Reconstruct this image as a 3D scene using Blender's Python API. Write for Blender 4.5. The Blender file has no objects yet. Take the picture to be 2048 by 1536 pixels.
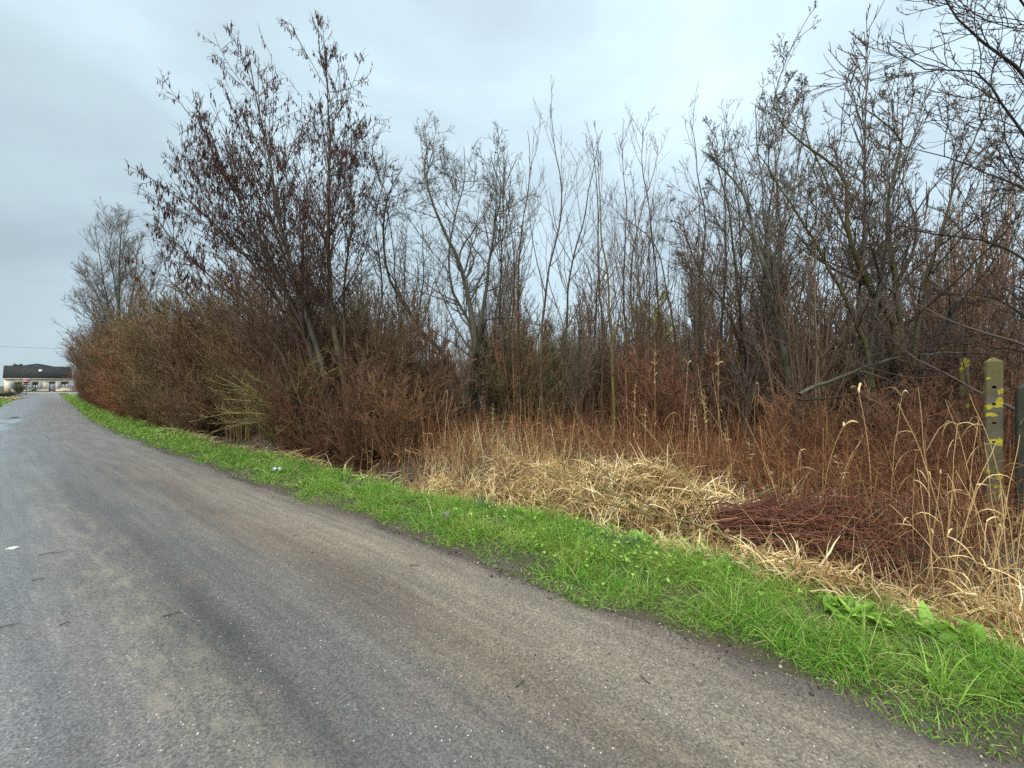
import bpy, math
import numpy as np
from mathutils import Vector

# ------------------------------------------------------------------ camera, sky, sun, exposure
SC = bpy.context.scene
COL = SC.collection
F = 771.0                                   # focal length in pixels of the 2048 px wide photograph
EYE = 1.6
cam_d = bpy.data.cameras.new("camera")
cam_d.sensor_width = 36.0
cam_d.lens = F / 2048 * 36.0
cam_d.clip_start = 0.05
cam_d.clip_end = 2000
cam = bpy.data.objects.new("camera", cam_d)
cam.location = (0, 0, EYE)
cam.rotation_euler = (math.radians(90), 0, 0)
COL.objects.link(cam)
SC.camera = cam

SUN_EL, SUN_AZ = 40.0, 200.0                # azimuth measured clockwise from +Y (the view direction)
world = bpy.data.worlds.new("World")
SC.world = world
world.use_nodes = True
wn, wl = world.node_tree.nodes, world.node_tree.links
wn.clear()
w_out = wn.new("ShaderNodeOutputWorld")
w_bg = wn.new("ShaderNodeBackground")
w_bg.inputs["Strength"].default_value = 0.1
w_sky = wn.new("ShaderNodeTexSky")
w_sky.sky_type = 'NISHITA'
w_sky.sun_disc = False
w_sky.sun_elevation = math.radians(SUN_EL)
w_sky.sun_rotation = math.radians(SUN_AZ)
w_tc = wn.new("ShaderNodeTexCoord")
w_map = wn.new("ShaderNodeMapping")
w_map.inputs["Scale"].default_value = (1.0, 1.0, 2.0)
w_map.inputs["Location"].default_value = (0.35, 0.1, 0.0)
w_n1 = wn.new("ShaderNodeTexNoise")
w_n1.inputs["Scale"].default_value = 1.7
w_n1.inputs["Detail"].default_value = 5.0
w_n1.inputs["Roughness"].default_value = 0.5
w_n1.inputs["Distortion"].default_value = 0.4
w_r1 = wn.new("ShaderNodeValToRGB")         # cloud sheet: grey-blue undersides to thin bright cloud
w_r1.color_ramp.elements[0].position = 0.32
w_r1.color_ramp.elements[0].color = (0.305, 0.38, 0.435, 1)
w_r1.color_ramp.elements[1].position = 0.68
w_r1.color_ramp.elements[1].color = (0.465, 0.59, 0.655, 1)
w_sep = wn.new("ShaderNodeSeparateXYZ")
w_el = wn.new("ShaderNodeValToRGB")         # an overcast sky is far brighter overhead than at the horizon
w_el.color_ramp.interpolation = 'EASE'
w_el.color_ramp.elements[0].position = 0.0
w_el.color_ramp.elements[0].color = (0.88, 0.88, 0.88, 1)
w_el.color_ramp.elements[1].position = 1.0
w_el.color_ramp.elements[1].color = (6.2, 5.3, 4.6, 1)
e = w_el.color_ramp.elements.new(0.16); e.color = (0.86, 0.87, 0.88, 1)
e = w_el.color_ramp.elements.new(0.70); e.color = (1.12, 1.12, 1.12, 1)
w_az = wn.new("ShaderNodeMapRange")         # the cloud is thinner towards the photograph's upper right
w_az.inputs["From Min"].default_value = -0.9
w_az.inputs["From Max"].default_value = 0.5
w_az.inputs["To Min"].default_value = 0.78
w_az.inputs["To Max"].default_value = 1.10
w_mul = wn.new("ShaderNodeMixRGB"); w_mul.blend_type = 'MULTIPLY'; w_mul.inputs[0].default_value = 1
w_mul2 = wn.new("ShaderNodeMixRGB"); w_mul2.blend_type = 'MULTIPLY'; w_mul2.inputs[0].default_value = 1
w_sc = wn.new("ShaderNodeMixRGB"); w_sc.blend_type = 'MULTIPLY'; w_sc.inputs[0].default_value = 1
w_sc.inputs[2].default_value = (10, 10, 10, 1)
w_mix = wn.new("ShaderNodeMixRGB"); w_mix.inputs[0].default_value = 0.95
wl.new(w_tc.outputs["Generated"], w_map.inputs["Vector"])
wl.new(w_map.outputs["Vector"], w_n1.inputs["Vector"])
wl.new(w_n1.outputs["Fac"], w_r1.inputs["Fac"])
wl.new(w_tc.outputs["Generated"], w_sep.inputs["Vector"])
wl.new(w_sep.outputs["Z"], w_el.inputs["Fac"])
wl.new(w_sep.outputs["X"], w_az.inputs["Value"])
wl.new(w_r1.outputs["Color"], w_mul.inputs[1])
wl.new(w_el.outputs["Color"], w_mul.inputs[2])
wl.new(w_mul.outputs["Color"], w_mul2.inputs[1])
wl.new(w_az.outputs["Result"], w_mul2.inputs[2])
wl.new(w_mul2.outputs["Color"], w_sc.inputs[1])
wl.new(w_sky.outputs["Color"], w_mix.inputs[1])
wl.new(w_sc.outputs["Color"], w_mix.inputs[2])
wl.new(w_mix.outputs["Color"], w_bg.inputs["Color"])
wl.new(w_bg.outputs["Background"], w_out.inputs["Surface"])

sun_d = bpy.data.lights.new("sun", 'SUN')
sun_d.energy = 1.5
sun_d.angle = math.radians(25)
sun_d.color = (1.0, 0.95, 0.88)
sun = bpy.data.objects.new("sun", sun_d)
COL.objects.link(sun)
_el, _az = math.radians(SUN_EL), math.radians(SUN_AZ)
_to_sun = Vector((math.sin(_az) * math.cos(_el), math.cos(_az) * math.cos(_el), math.sin(_el)))
sun.rotation_euler = _to_sun.to_track_quat('Z', 'Y').to_euler()

SC.view_settings.view_transform = 'Standard'
SC.view_settings.look = 'None'
SC.view_settings.exposure = 0.84
SC.view_settings.gamma = 1.0
SC.render.engine = 'CYCLES'
SC.cycles.use_denoising = False
SC.cycles.max_bounces = 6
SC.cycles.diffuse_bounces = 2
SC.cycles.transparent_max_bounces = 4

RNG = np.random.default_rng(11)

# ------------------------------------------------------------------ frame of the road: s along it, n across it
DS, DN = np.array([-0.78, 0.6258]), np.array([0.6258, 0.78])
_cs = np.arange(-80, 500, 0.5)
_cv = np.interp(_cs, [-80, 3.3, 4.6, 6.2, 9, 13.7, 16.6, 25, 39, 78, 100, 500],
                [0, 0, -.12, -.3, -.42, -.67, -.85, -1.0, -.72, -.1, .1, .1])
_k = np.exp(-0.5 * (np.arange(-8, 9) / 3.5) ** 2); _k /= _k.sum()
_cv = np.convolve(np.pad(_cv, 8, mode='edge'), _k, 'valid')


def bend(s):
    return np.interp(s, _cs, _cv)


def road_xy(s, q):
    """World x, y of the point s metres along the road and q metres right of its axis line."""
    s, q = np.asarray(s, float), np.asarray(q, float)
    n = q + bend(s)
    return np.stack([DS[0] * s + DN[0] * n, DS[1] * s + DN[1] * n], -1)


def to_road(x, y):
    x, y = np.asarray(x, float), np.asarray(y, float)
    s = DS[0] * x + DS[1] * y
    n = DN[0] * x + DN[1] * y
    return s, n - bend(s)


QE = 2.6        # right edge of the tarmac
QL = -0.80      # left edge


def sm(a, b, x):
    t = np.clip((x - a) / (b - a), 0, 1)
    return t * t * (3 - 2 * t)


def ground_h(s, q):
    """Height of the ground: a low verge, a ditch, then uneven rough ground."""
    s, q = np.asarray(s, float), np.asarray(q, float)
    wob = 0.12 * np.sin(s * 0.9) + 0.06 * np.sin(s * 2.3 + 1)
    verge = 0.035 * sm(QE - 0.02, QE + 0.35, q)
    d = q - wob
    ditch = -0.40 * sm(3.7, 4.25, d) * (1 - sm(4.75, 5.6, d))
    rough = (0.10 * np.sin(s * 0.7 + q * 0.5) + 0.06 * np.sin(s * 1.9 - q * 1.4) + 0.08 * np.sin(q * 1.1)) * sm(5.2, 8, q) \
        - 0.05 * sm(5, 7, q)
    lv = 0.05 * (1 - sm(QL - 0.5, QL + 0.02, q))
    return verge + ditch + rough + lv * (1 - sm(60, 68, s))


def hxy(x, y):
    s, q = to_road(x, y)
    return ground_h(s, q)


def P(x, y, Z):
    """Point at depth Z metres seen at pixel x, y of the photograph."""
    return np.array([(x - 1024.0) / F * Z, Z, EYE + (767.0 - y) / F * Z])


def unit(v):
    return v / np.maximum(np.linalg.norm(v, axis=-1, keepdims=True), 1e-9)


# ------------------------------------------------------------------ materials
def new_mat(name):
    m = bpy.data.materials.new(name)
    m.use_nodes = True
    nt = m.node_tree
    nt.nodes.clear()
    out = nt.nodes.new("ShaderNodeOutputMaterial")
    b = nt.nodes.new("ShaderNodeBsdfPrincipled")
    nt.links.new(b.outputs[0], out.inputs["Surface"])
    return m, nt, b


def ramp(nt, stops, src=None, interp='LINEAR'):
    r = nt.nodes.new("ShaderNodeValToRGB")
    cr = r.color_ramp
    cr.interpolation = interp
    while len(cr.elements) < len(stops):
        cr.elements.new(0.5)
    for el, (p, c) in zip(cr.elements, sorted(stops, key=lambda z: z[0])):
        el.position = p
        el.color = (c[0], c[1], c[2], 1) if not isinstance(c, (int, float)) else (c, c, c, 1)
    if src is not None:
        nt.links.new(src, r.inputs["Fac"])
    return r.outputs["Color"]


def noise(nt, scale, vec=None, detail=4.0, rough=0.55, dist=0.0):
    n = nt.nodes.new("ShaderNodeTexNoise")
    n.inputs["Scale"].default_value = scale
    n.inputs["Detail"].default_value = detail
    n.inputs["Roughness"].default_value = rough
    n.inputs["Distortion"].default_value = dist
    if vec is not None:
        nt.links.new(vec, n.inputs["Vector"])
    return n.outputs["Fac"]


def mix(nt, fac, a, b, mode='MIX'):
    m = nt.nodes.new("ShaderNodeMixRGB")
    m.blend_type = mode
    for i, v in ((0, fac), (1, a), (2, b)):
        if isinstance(v, (int, float)):
            m.inputs[i].default_value = v if i == 0 else (v, v, v, 1)
        elif isinstance(v, (tuple, list)):
            m.inputs[i].default_value = (v[0], v[1], v[2], 1)
        else:
            nt.links.new(v, m.inputs[i])
    return m.outputs["Color"]


def math_n(nt, op, a, b=None):
    m = nt.nodes.new("ShaderNodeMath")
    m.operation = op
    for i, v in ((0, a), (1, b)):
        if v is None:
            continue
        if isinstance(v, (int, float)):
            m.inputs[i].default_value = v
        else:
            nt.links.new(v, m.inputs[i])
    return m.outputs[0]


def coords(nt, kind="Object", scale=(1, 1, 1)):
    t = nt.nodes.new("ShaderNodeTexCoord")
    mp = nt.nodes.new("ShaderNodeMapping")
    mp.inputs["Scale"].default_value = scale
    nt.links.new(t.outputs[kind], mp.inputs["Vector"])
    return mp.outputs["Vector"]


def bump(nt, b, height, strength=0.3, dist=0.02):
    n = nt.nodes.new("ShaderNodeBump")
    n.inputs["Strength"].default_value = strength
    n.inputs["Distance"].default_value = dist
    nt.links.new(height, n.inputs["Height"])
    nt.links.new(n.outputs["Normal"], b.inputs["Normal"])


def simple_mat(name, col, rough=0.7, var=0.25, scale=6.0, metal=0.0, bump_s=0.0):
    m, nt, b = new_mat(name)
    v = coords(nt)
    f = noise(nt, scale, v)
    c = ramp(nt, [(0.25, [k * (1 - var) for k in col]), (0.75, [min(1, k * (1 + var)) for k in col])], f)
    nt.links.new(c, b.inputs["Base Color"])
    b.inputs["Roughness"].default_value = rough
    b.inputs["Metallic"].default_value = metal
    if bump_s:
        bump(nt, b, f, bump_s)
    return m


def island_mat(name, stops, rough=0.7, tint=False, transl=0.0, patch=None):
    """Each blade, straw or twig gets its own shade out of the ramp."""
    m, nt, b = new_mat(name)
    g = nt.nodes.new("ShaderNodeNewGeometry")
    c = ramp(nt, stops, g.outputs["Random Per Island"])
    if patch:
        v = coords(nt)
        f = ramp(nt, [(0.42, 0.0), (0.62, 1.0)], noise(nt, patch[0], v, 3))
        c = mix(nt, mix(nt, 1.0, f, patch[2], 'MULTIPLY'), c, patch[1])
    if tint:
        oi = nt.nodes.new("ShaderNodeObjectInfo")
        c = mix(nt, 1.0, c, oi.outputs["Color"], 'MULTIPLY')
    nt.links.new(c, b.inputs["Base Color"])
    b.inputs["Roughness"].default_value = rough
    b.inputs["Specular IOR Level"].default_value = 0.3
    if transl:
        out = [n for n in nt.nodes if n.type == 'OUTPUT_MATERIAL'][0]
        t = nt.nodes.new("ShaderNodeBsdfTranslucent")
        nt.links.new(c, t.inputs["Color"])
        ms = nt.nodes.new("ShaderNodeMixShader")
        ms.inputs[0].default_value = transl
        nt.links.new(b.outputs[0], ms.inputs[1])
        nt.links.new(t.outputs[0], ms.inputs[2])
        nt.links.new(ms.outputs[0], out.inputs["Surface"])
    return m


def bark_mat(name, dark, light, moss, moss_amt):
    m, nt, b = new_mat(name)
    v = coords(nt, "Object", (1, 1, 0.35))
    f = noise(nt, 14, v, 6, 0.65, 0.6)
    c = ramp(nt, [(0.3, dark), (0.62, light), (0.8, [k * 1.35 for k in light])], f)
    v2 = coords(nt)
    f2 = noise(nt, 3.2, v2, 5, 0.6)
    mk = ramp(nt, [(0.62 - moss_amt * 0.3, 0.0), (0.74 - moss_amt * 0.3, 1.0)], f2)
    c = mix(nt, mk, c, moss)
    oi = nt.nodes.new("ShaderNodeObjectInfo")
    c = mix(nt, 1.0, c, oi.outputs["Color"], 'MULTIPLY')
    nt.links.new(c, b.inputs["Base Color"])
    b.inputs["Roughness"].default_value = 0.85
    b.inputs["Specular IOR Level"].default_value = 0.25
    bump(nt, b, f, 0.5, 0.02)
    return m


M = {}
M['twig'] = island_mat("twig bark", [(0, (.5, .48, .46)), (.5, (.9, .88, .86)), (1, (1.4, 1.38, 1.3))], 0.75, tint=True)
M['bark_grey'] = bark_mat("grey green bark", (.045, .040, .034), (.13, .125, .10), (.080, .080, .048), 0.45)
M['bark_dark'] = bark_mat("dark wet bark", (.022, .018, .015), (.075, .062, .05), (.065, .066, .032), 0.3)
M['bark_moss'] = bark_mat("mossy bark", (.038, .033, .026), (.125, .112, .085), (.105, .105, .034), 0.62)
M['catkin'] = island_mat("catkin", [(0, (.040, .016, .013)), (.6, (.088, .034, .026)), (1, (.16, .075, .05))], 0.85)
M['bud'] = island_mat("bud", [(0, (.10, .10, .06)), (1, (.24, .24, .16))], 0.7)
M['grass'] = island_mat("verge grass", [(0, (.045, .135, .010)), (.3, (.095, .25, .018)), (.65, (.160, .35, .030)), (.85, (.28, .44, .08)), (.92, (.46, .43, .19)), (1, (.34, .24, .11))], 0.5,
                        transl=0.25, patch=(1.6, (.26, .33, .06), 0.5))
M['straw'] = island_mat("dry reed straw", [(0, (.10, .065, .03)), (.14, (.24, .15, .06)), (.3, (.48, .32, .125)), (.55, (.78, .565, .24)), (.88, (.92, .80, .50)), (1, (.78, .69, .47))], 0.6, transl=0.15,
                        patch=(1.9, (.30, .17, .065), 0.65))
M['reed'] = island_mat("dry reed stalk", [(0, (.34, .20, .085)), (.5, (.50, .33, .15)), (1, (.66, .48, .25))], 0.55)
M['bramble'] = island_mat("bramble stem", [(0, (.075, .028, .016)), (.35, (.150, .056, .028)), (.70, (.28, .118, .046)), (.92, (.42, .22, .09)), (1, (.54, .37, .19))], 0.75)
M['dogwood'] = island_mat("dark red dogwood stem", [(0, (.040, .011, .008)), (.5, (.120, .038, .018)), (.85, (.23, .080, .036)), (1, (.38, .20, .11))], 0.5)
M['deadleaf'] = island_mat("dead leaf", [(0, (.07, .035, .018)), (.5, (.15, .075, .036)), (.85, (.22, .13, .07)), (1, (.36, .27, .18))], 0.8)
M['leaf'] = island_mat("fresh green leaf", [(0, (.11, .22, .024)), (.5, (.20, .36, .045)), (1, (.33, .52, .09))], 0.4, transl=0.25)
M['darkleaf'] = island_mat("dull bramble leaf", [(0, (.025, .05, .018)), (.6, (.05, .09, .03)), (1, (.11, .10, .055))], 0.6)
M['young'] = island_mat("yellow green young leaf", [(0, (.20, .23, .06)), (1, (.42, .44, .16))], 0.6, transl=0.2)
M['blossom'] = island_mat("white blossom", [(0, (.55, .52, .48)), (1, (.8, .78, .75))], 0.7)
M['needle'] = island_mat("conifer needles", [(0, (.010, .022, .010)), (1, (.035, .055, .020))], 0.7)

# ------------------------------------------------------------------ mesh helpers


def mesh_from(name, verts, faces, mat, smooth=False):
    """faces: one array (n, k) or a list of such arrays."""
    me = bpy.data.meshes.new(name)
    if not isinstance(faces, list):
        faces = [faces]
    faces = [np.asarray(f, np.int32) for f in faces if len(f)]
    verts = np.asarray(verts, np.float32)
    me.vertices.add(len(verts))
    me.vertices.foreach_set("co", verts.ravel())
    nl = sum(f.size for f in faces)
    npoly = sum(len(f) for f in faces)
    me.loops.add(nl)
    me.loops.foreach_set("vertex_index", np.concatenate([f.ravel() for f in faces]))
    me.polygons.add(npoly)
    tot = np.concatenate([np.full(len(f), f.shape[1], np.int32) for f in faces])
    st = np.concatenate([[0], np.cumsum(tot)[:-1]]).astype(np.int32)
    me.polygons.foreach_set("loop_start", st)
    me.polygons.foreach_set("loop_total", tot)
    if smooth:
        me.polygons.foreach_set("use_smooth", np.ones(npoly, bool))
    me.update(calc_edges=True)
    me.validate()
    me.materials.append(mat)
    return me


def link(name, me, parent=None, color=None):
    o = bpy.data.objects.new(name, me)
    COL.objects.link(o)
    if parent is not None:
        o.parent = parent
    if color is not None:
        o.color = (color[0], color[1], color[2], 1)
    return o


def tag(o, label=None, cat=None, group=None, kind=None):
    if label: o["label"] = label
    if cat: o["category"] = cat
    if group: o["group"] = group
    if kind: o["kind"] = kind
    return o


def thing(name, label, cat, loc, rz=0.0, group=None):
    o = bpy.data.objects.new(name, None)
    COL.objects.link(o)
    o.location = tuple(float(v) for v in loc)
    o.rotation_euler = (0, 0, rz)
    o.empty_display_size = 0.2
    return tag(o, label, cat, group)


def dup(root, loc, rz=0.0, scale=1.0, label=None, group=None, color=None, tilt=(0, 0)):
    r = root.copy(); COL.objects.link(r)
    r.location = tuple(float(v) for v in loc)
    r.rotation_euler = (tilt[0], tilt[1], rz)
    r.scale = (scale, scale, scale) if isinstance(scale, (int, float)) else scale
    if label: r["label"] = label
    if group: r["group"] = group
    for ch in list(root.children):
        c = ch.copy(); COL.objects.link(c); c.parent = r
        if color is not None: c.color = (*color, 1)
        for g in ch.children:
            d = g.copy(); COL.objects.link(d); d.parent = c
    return r


def tubes(P_, R_, k):
    """(N, m, 3) centre lines and (N, m) radii to tapered tubes of k sides."""
    N, m, _ = P_.shape
    T = unit(np.gradient(P_, axis=1))
    ref = np.zeros((N, 1, 3)); ref[..., 0] = 1
    t0 = T.mean(1, keepdims=True)
    ref[np.abs(t0[..., 0]) > 0.8] = (0, 1, 0)
    A = unit(np.cross(T, np.broadcast_to(ref, T.shape)))
    B = np.cross(T, A)
    ang = np.arange(k) * (2 * np.pi / k)
    V = P_[:, :, None, :] + R_[:, :, None, None] * (np.cos(ang)[None, None, :, None] * A[:, :, None, :] + np.sin(ang)[None, None, :, None] * B[:, :, None, :])
    base = (np.arange(N) * m * k)[:, None, None] + (np.arange(m - 1) * k)[None, :, None]
    j = np.arange(k)[None, None, :]; j2 = (j + 1) % k
    Fc = np.stack([base + j, base + j2, base + j2 + k, base + j + k], -1).reshape(-1, 4)
    return V.reshape(-1, 3), Fc


def join(parts):
    vs, fs, off = [], [], 0
    for v, f in parts:
        vs.append(v)
        for ff in (f if isinstance(f, list) else [f]):
            fs.append(np.asarray(ff) + off)
        off += len(v)
    return np.concatenate(vs), fs


def resample(pts, m, wob=0.0, rng=RNG):
    """Smooth curve through points (Catmull-Rom), m samples."""
    p = np.asarray(pts, float)
    q = np.concatenate([[2 * p[0] - p[1]], p, [2 * p[-1] - p[-2]]])
    d = np.concatenate([[0], np.cumsum(np.linalg.norm(np.diff(p, axis=0), axis=1))])
    t = np.linspace(0, d[-1], m)
    i = np.clip(np.searchsorted(d, t, side='right') - 1, 0, len(p) - 2)
    u = ((t - d[i]) / np.maximum(d[i + 1] - d[i], 1e-9))[:, None]
    a, b, c, e_ = q[i], q[i + 1], q[i + 2], q[i + 3]
    out = 0.5 * (2 * b + (c - a) * u + (2 * a - 5 * b + 4 * c - e_) * u ** 2 + (3 * b - a - 3 * c + e_) * u ** 3)
    if wob:
        n = rng.normal(0, wob, (m, 3)); n[0] = 0
        out = out + (n + np.roll(n, 1, 0)) * 0.5
    return out


def grow(P_, R_, rng, n, t=(0.2, 1.0), ang=(45, 10), ln=0.5, fall=0.5, m=6, wob=0.12, trop=0.1, rr=0.6, rmax=1.0, rmin=0.003,
         dens=None, absolute=False, bias=None, zmin=0.05, flat=0.0, lmin=0.05):
    """Side shoots of the branches P_, R_: (N, m, 3), (N, m)."""
    N, mp, _ = P_.shape
    Lp = np.linalg.norm(np.diff(P_, axis=1), axis=2).sum(1)
    lam = np.full(N, float(n)) if dens is None else Lp * dens
    cnt = np.floor(lam + rng.random(N)).astype(int)
    idx = np.repeat(np.arange(N), cnt)
    K = len(idx)
    if K == 0:
        return np.zeros((0, m, 3)), np.zeros((0, m))
    tt = t[0] + (t[1] - t[0]) * rng.random(K)
    f = np.clip(tt * (mp - 1), 0, mp - 1.001)
    i = f.astype(int); a = (f - i)[:, None]
    pos = P_[idx, i] * (1 - a) + P_[idx, i + 1] * a
    tan = unit(P_[idx, i + 1] - P_[idx, i])
    r = R_[idx, i] * (1 - a[:, 0]) + R_[idx, i + 1] * a[:, 0]
    L = (ln if absolute else Lp[idx] * ln) * (1 - fall * (tt - t[0]) / max(t[1] - t[0], 1e-6)) * rng.uniform(0.55, 1.3, K)
    v = rng.normal(0, 1, (K, 3))
    if flat: v[:, 2] *= (1 - flat)
    if bias is not None: v = v + np.asarray(bias)
    v = unit(v - (v * tan).sum(1, keepdims=True) * tan)
    an = np.radians(rng.normal(ang[0], ang[1], K))[:, None]
    d = np.cos(an) * tan + np.sin(an) * v
    L = np.maximum(L, lmin)
    out = np.empty((K, m, 3)); out[:, 0] = pos
    for j in range(1, m):
        d = unit(d + rng.normal(0, wob, (K, 3)) + np.array([0, 0, trop]))
        out[:, j] = out[:, j - 1] + d * (L / (m - 1))[:, None]
    r0 = np.clip(r * rr, rmin, rmax)
    tp = np.linspace(0, 1, m)[None, :]
    Rr = np.maximum(r0[:, None] * (1 - tp * 0.8), rmin * (1 - 0.45 * tp))
    keep = out[:, :, 2].min(1) > zmin
    return out[keep], Rr[keep]


def spindles(pos, d, L, w):
    """Small pointed bodies (catkins, buds): five-sided, two rings."""
    N = len(pos); k = 5
    ref = np.where(np.abs(d[:, :1]) > 0.8, np.array([[0, 1., 0]]), np.array([[1., 0, 0]]))
    A = unit(np.cross(d, ref)); B = np.cross(d, A)
    ang = np.arange(k) * 2 * np.pi / k
    V = np.empty((N, 2 * k + 2, 3))
    V[:, 0] = pos
    for ri, (tt, ww) in enumerate(((0.22, 1.0), (0.75, 0.9))):
        c = pos + d * (L * tt)[:, None]
        V[:, 1 + ri * k:1 + (ri + 1) * k] = c[:, None, :] + (w * ww)[:, None, None] * (np.cos(ang)[None, :, None] * A[:, None, :] + np.sin(ang)[None, :, None] * B[:, None, :])
    V[:, -1] = pos + d * L[:, None]
    b = (np.arange(N) * (2 * k + 2))[:, None]
    j = np.arange(k)[None, :]; j2 = (j + 1) % k
    z = np.zeros_like(j)
    f1 = np.stack([b + z, b + 1 + j2, b + 1 + j], -1).reshape(-1, 3)
    f2 = np.stack([b + 1 + j, b + 1 + j2, b + 1 + k + j2, b + 1 + k + j], -1).reshape(-1, 4)
    f3 = np.stack([b + z + 2 * k + 1, b + 1 + k + j, b + 1 + k + j2], -1).reshape(-1, 3)
    return V.reshape(-1, 3), [f1, f2, f3]


def ribbons(pos, d, L, w, droop=0.3, m=4, side=None, curl=0.0, rng=RNG, kink=0.0):
    """Flat blades that bend over: m cross lines, narrowing to the tip."""
    N = len(pos)
    up = np.array([0, 0, 1.0])
    if side is None:
        side = unit(np.cross(d, up) + rng.normal(0, 0.5, (N, 3)))
    droop = np.broadcast_to(np.asarray(droop, float), (N,))
    V = np.empty((N, m, 2, 3))
    p = pos.copy(); dd = d.copy()
    for j in range(m):
        t = j / (m - 1)
        ww = w * (1 - t ** 2 * 0.88)
        V[:, j, 0] = p - side * ww[:, None] * 0.5
        V[:, j, 1] = p + side * ww[:, None] * 0.5
        dd = unit(dd - up * (droop / (m - 1) * (0.4 + 1.6 * t))[:, None] + (rng.normal(0, kink, (N, 3)) if kink else 0))
        p = p + dd * (L / (m - 1))[:, None]
    b = (np.arange(N) * m * 2)[:, None] + (np.arange(m - 1) * 2)[None, :]
    Fc = np.stack([b, b + 1, b + 3, b + 2], -1).reshape(-1, 4)
    return V.reshape(-1, 3), Fc


def rand_dirs(N, zmin, zmax, rng):
    a = rng.uniform(0, 2 * np.pi, N); z = rng.uniform(zmin, zmax, N); h = np.sqrt(np.maximum(1 - z * z, 0))
    return np.stack([h * np.cos(a), h * np.sin(a), z], 1)


def leaf_discs(pos, nrm, size, rng, lobes=0, elong=1.0):
    """Small leaves, eight-sided with a notch at each lobe, tilted as given."""
    N = len(pos); k = 9 if lobes else 6
    ref = unit(rng.normal(0, 1, (N, 3)))
    A = unit(np.cross(nrm, ref)); B = np.cross(nrm, A)
    ang = np.arange(k) * 2 * np.pi / k
    rad = np.array([1, .95, .5] * 3) if lobes else np.ones(k)
    V = pos[:, None, :] + size[:, None, None] * rad[None, :, None] * (elong * np.cos(ang)[None, :, None] * A[:, None, :] + np.sin(ang)[None, :, None] * B[:, None, :])
    V = V + nrm[:, None, :] * (size[:, None, None] * 0.22 * np.cos(ang * 2)[None, :, None])
    Fc = np.arange(N * k).reshape(N, k)
    return V.reshape(-1, 3), Fc


def box(x0, x1, y0, y1, z0, z1):
    v = np.array([[x, y, z] for z in (z0, z1) for y in (y0, y1) for x in (x0, x1)], float)
    f = np.array([[0, 2, 3, 1], [4, 5, 7, 6], [0, 1, 5, 4], [2, 6, 7, 3], [0, 4, 6, 2], [1, 3, 7, 5]])
    return v, f


def lathe(prof, k=20, center=(0, 0, 0)):
    prof = np.asarray(prof, float); m = len(prof)
    a = np.arange(k) * 2 * np.pi / k
    V = np.stack([prof[:, None, 0] * np.cos(a), prof[:, None, 0] * np.sin(a), np.broadcast_to(prof[:, None, 1], (m, k))], -1).reshape(-1, 3) + np.array(center)
    b = (np.arange(m - 1) * k)[:, None]; j = np.arange(k)[None]; j2 = (j + 1) % k
    return V, np.stack([b + j, b + j2, b + k + j2, b + k + j], -1).reshape(-1, 4)


# ------------------------------------------------------------------ the ground
def graded(lo, hi, mid0, mid1, fine, g=1.18):
    a = list(np.arange(mid0, mid1, fine))
    x, st = mid1, fine
    while x < hi:
        a.append(x); st *= g; x += st
    a.append(hi)
    x, st = mid0, fine
    b = []
    while True:
        st *= g; x -= st
        if x <= lo: break
        b.append(x)
    b.append(lo)
    return np.array(b[::-1] + a)


def sheet(name, S, Q, z_fn, mat):
    sg, qg = np.meshgrid(S, Q, indexing='ij')
    xy = road_xy(sg, qg)
    z = z_fn(sg, qg)
    V = np.concatenate([xy, z[..., None]], -1).reshape(-1, 3)
    ns, nq = sg.shape
    b = (np.arange(ns - 1) * nq)[:, None] + np.arange(nq - 1)[None]
    Fc = np.stack([b, b + nq, b + nq + 1, b + 1], -1).reshape(-1, 4)
    me = mesh_from(name, V, Fc, mat, True)
    uv = me.uv_layers.new(name="UVMap")
    li = np.empty(len(me.loops), np.int32); me.loops.foreach_get("vertex_index", li)
    UV = np.stack([sg.ravel(), qg.ravel()], -1)[li]
    uv.data.foreach_set("uv", UV.astype(np.float32).ravel())
    o = link(name, me)
    tag(o, kind="structure")
    return o


def uv_split(nt):
    u = nt.nodes.new("ShaderNodeUVMap")
    s = nt.nodes.new("ShaderNodeSeparateXYZ")
    nt.links.new(u.outputs[0], s.inputs[0])
    return u.outputs[0], s.outputs["X"], s.outputs["Y"]


def map_range(nt, v, a, b, c=0.0, d=1.0):
    m = nt.nodes.new("ShaderNodeMapRange")
    for n_, k in (("From Min", a), ("From Max", b), ("To Min", c), ("To Max", d)):
        m.inputs[n_].default_value = k
    nt.links.new(v, m.inputs["Value"])
    return m.outputs[0]


# soil, mud and leaf litter; meadow green far out and under the verge
m_ground, nt, b = new_mat("ground soil")
uv, us, uq = uv_split(nt)
oc = coords(nt)
nz = noise(nt, 9, oc, 6, 0.65)
soil = ramp(nt, [(0.25, (.022, .014, .009)), (0.5, (.055, .034, .020)), (0.75, (.105, .068, .040))], nz)
vg = ramp(nt, [(0.3, (.022, .017, .010)), (0.52, (.040, .040, .013)), (0.75, (.070, .085, .022))], noise(nt, 28, oc, 6, .7))
qd = math_n(nt, 'ADD', uq, math_n(nt, 'MULTIPLY', math_n(nt, 'SUBTRACT', noise(nt, 2.5, oc, 3), 0.5), 0.5))
fv = ramp(nt, [(0.0, 1.0), (0.44, 1.0), (0.47, 0.0), (1.0, 0.0)], map_range(nt, qd, 0.0, 8.4))
fl = ramp(nt, [(0.0, 0.0), (0.5, 0.0), (0.55, 1.0), (1.0, 1.0)], map_range(nt, qd, 20.0, 80.0))
far_c = ramp(nt, [(0.3, (.055, .042, .024)), (0.7, (.095, .080, .040))], noise(nt, .6, oc, 6))
soil = mix(nt, fl, soil, far_c)
fac = fv
edge = ramp(nt, [(0.0, 1.0), (0.5, 1.0), (0.62, 0.0)], map_range(nt, qd, 2.2, 3.0))
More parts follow.
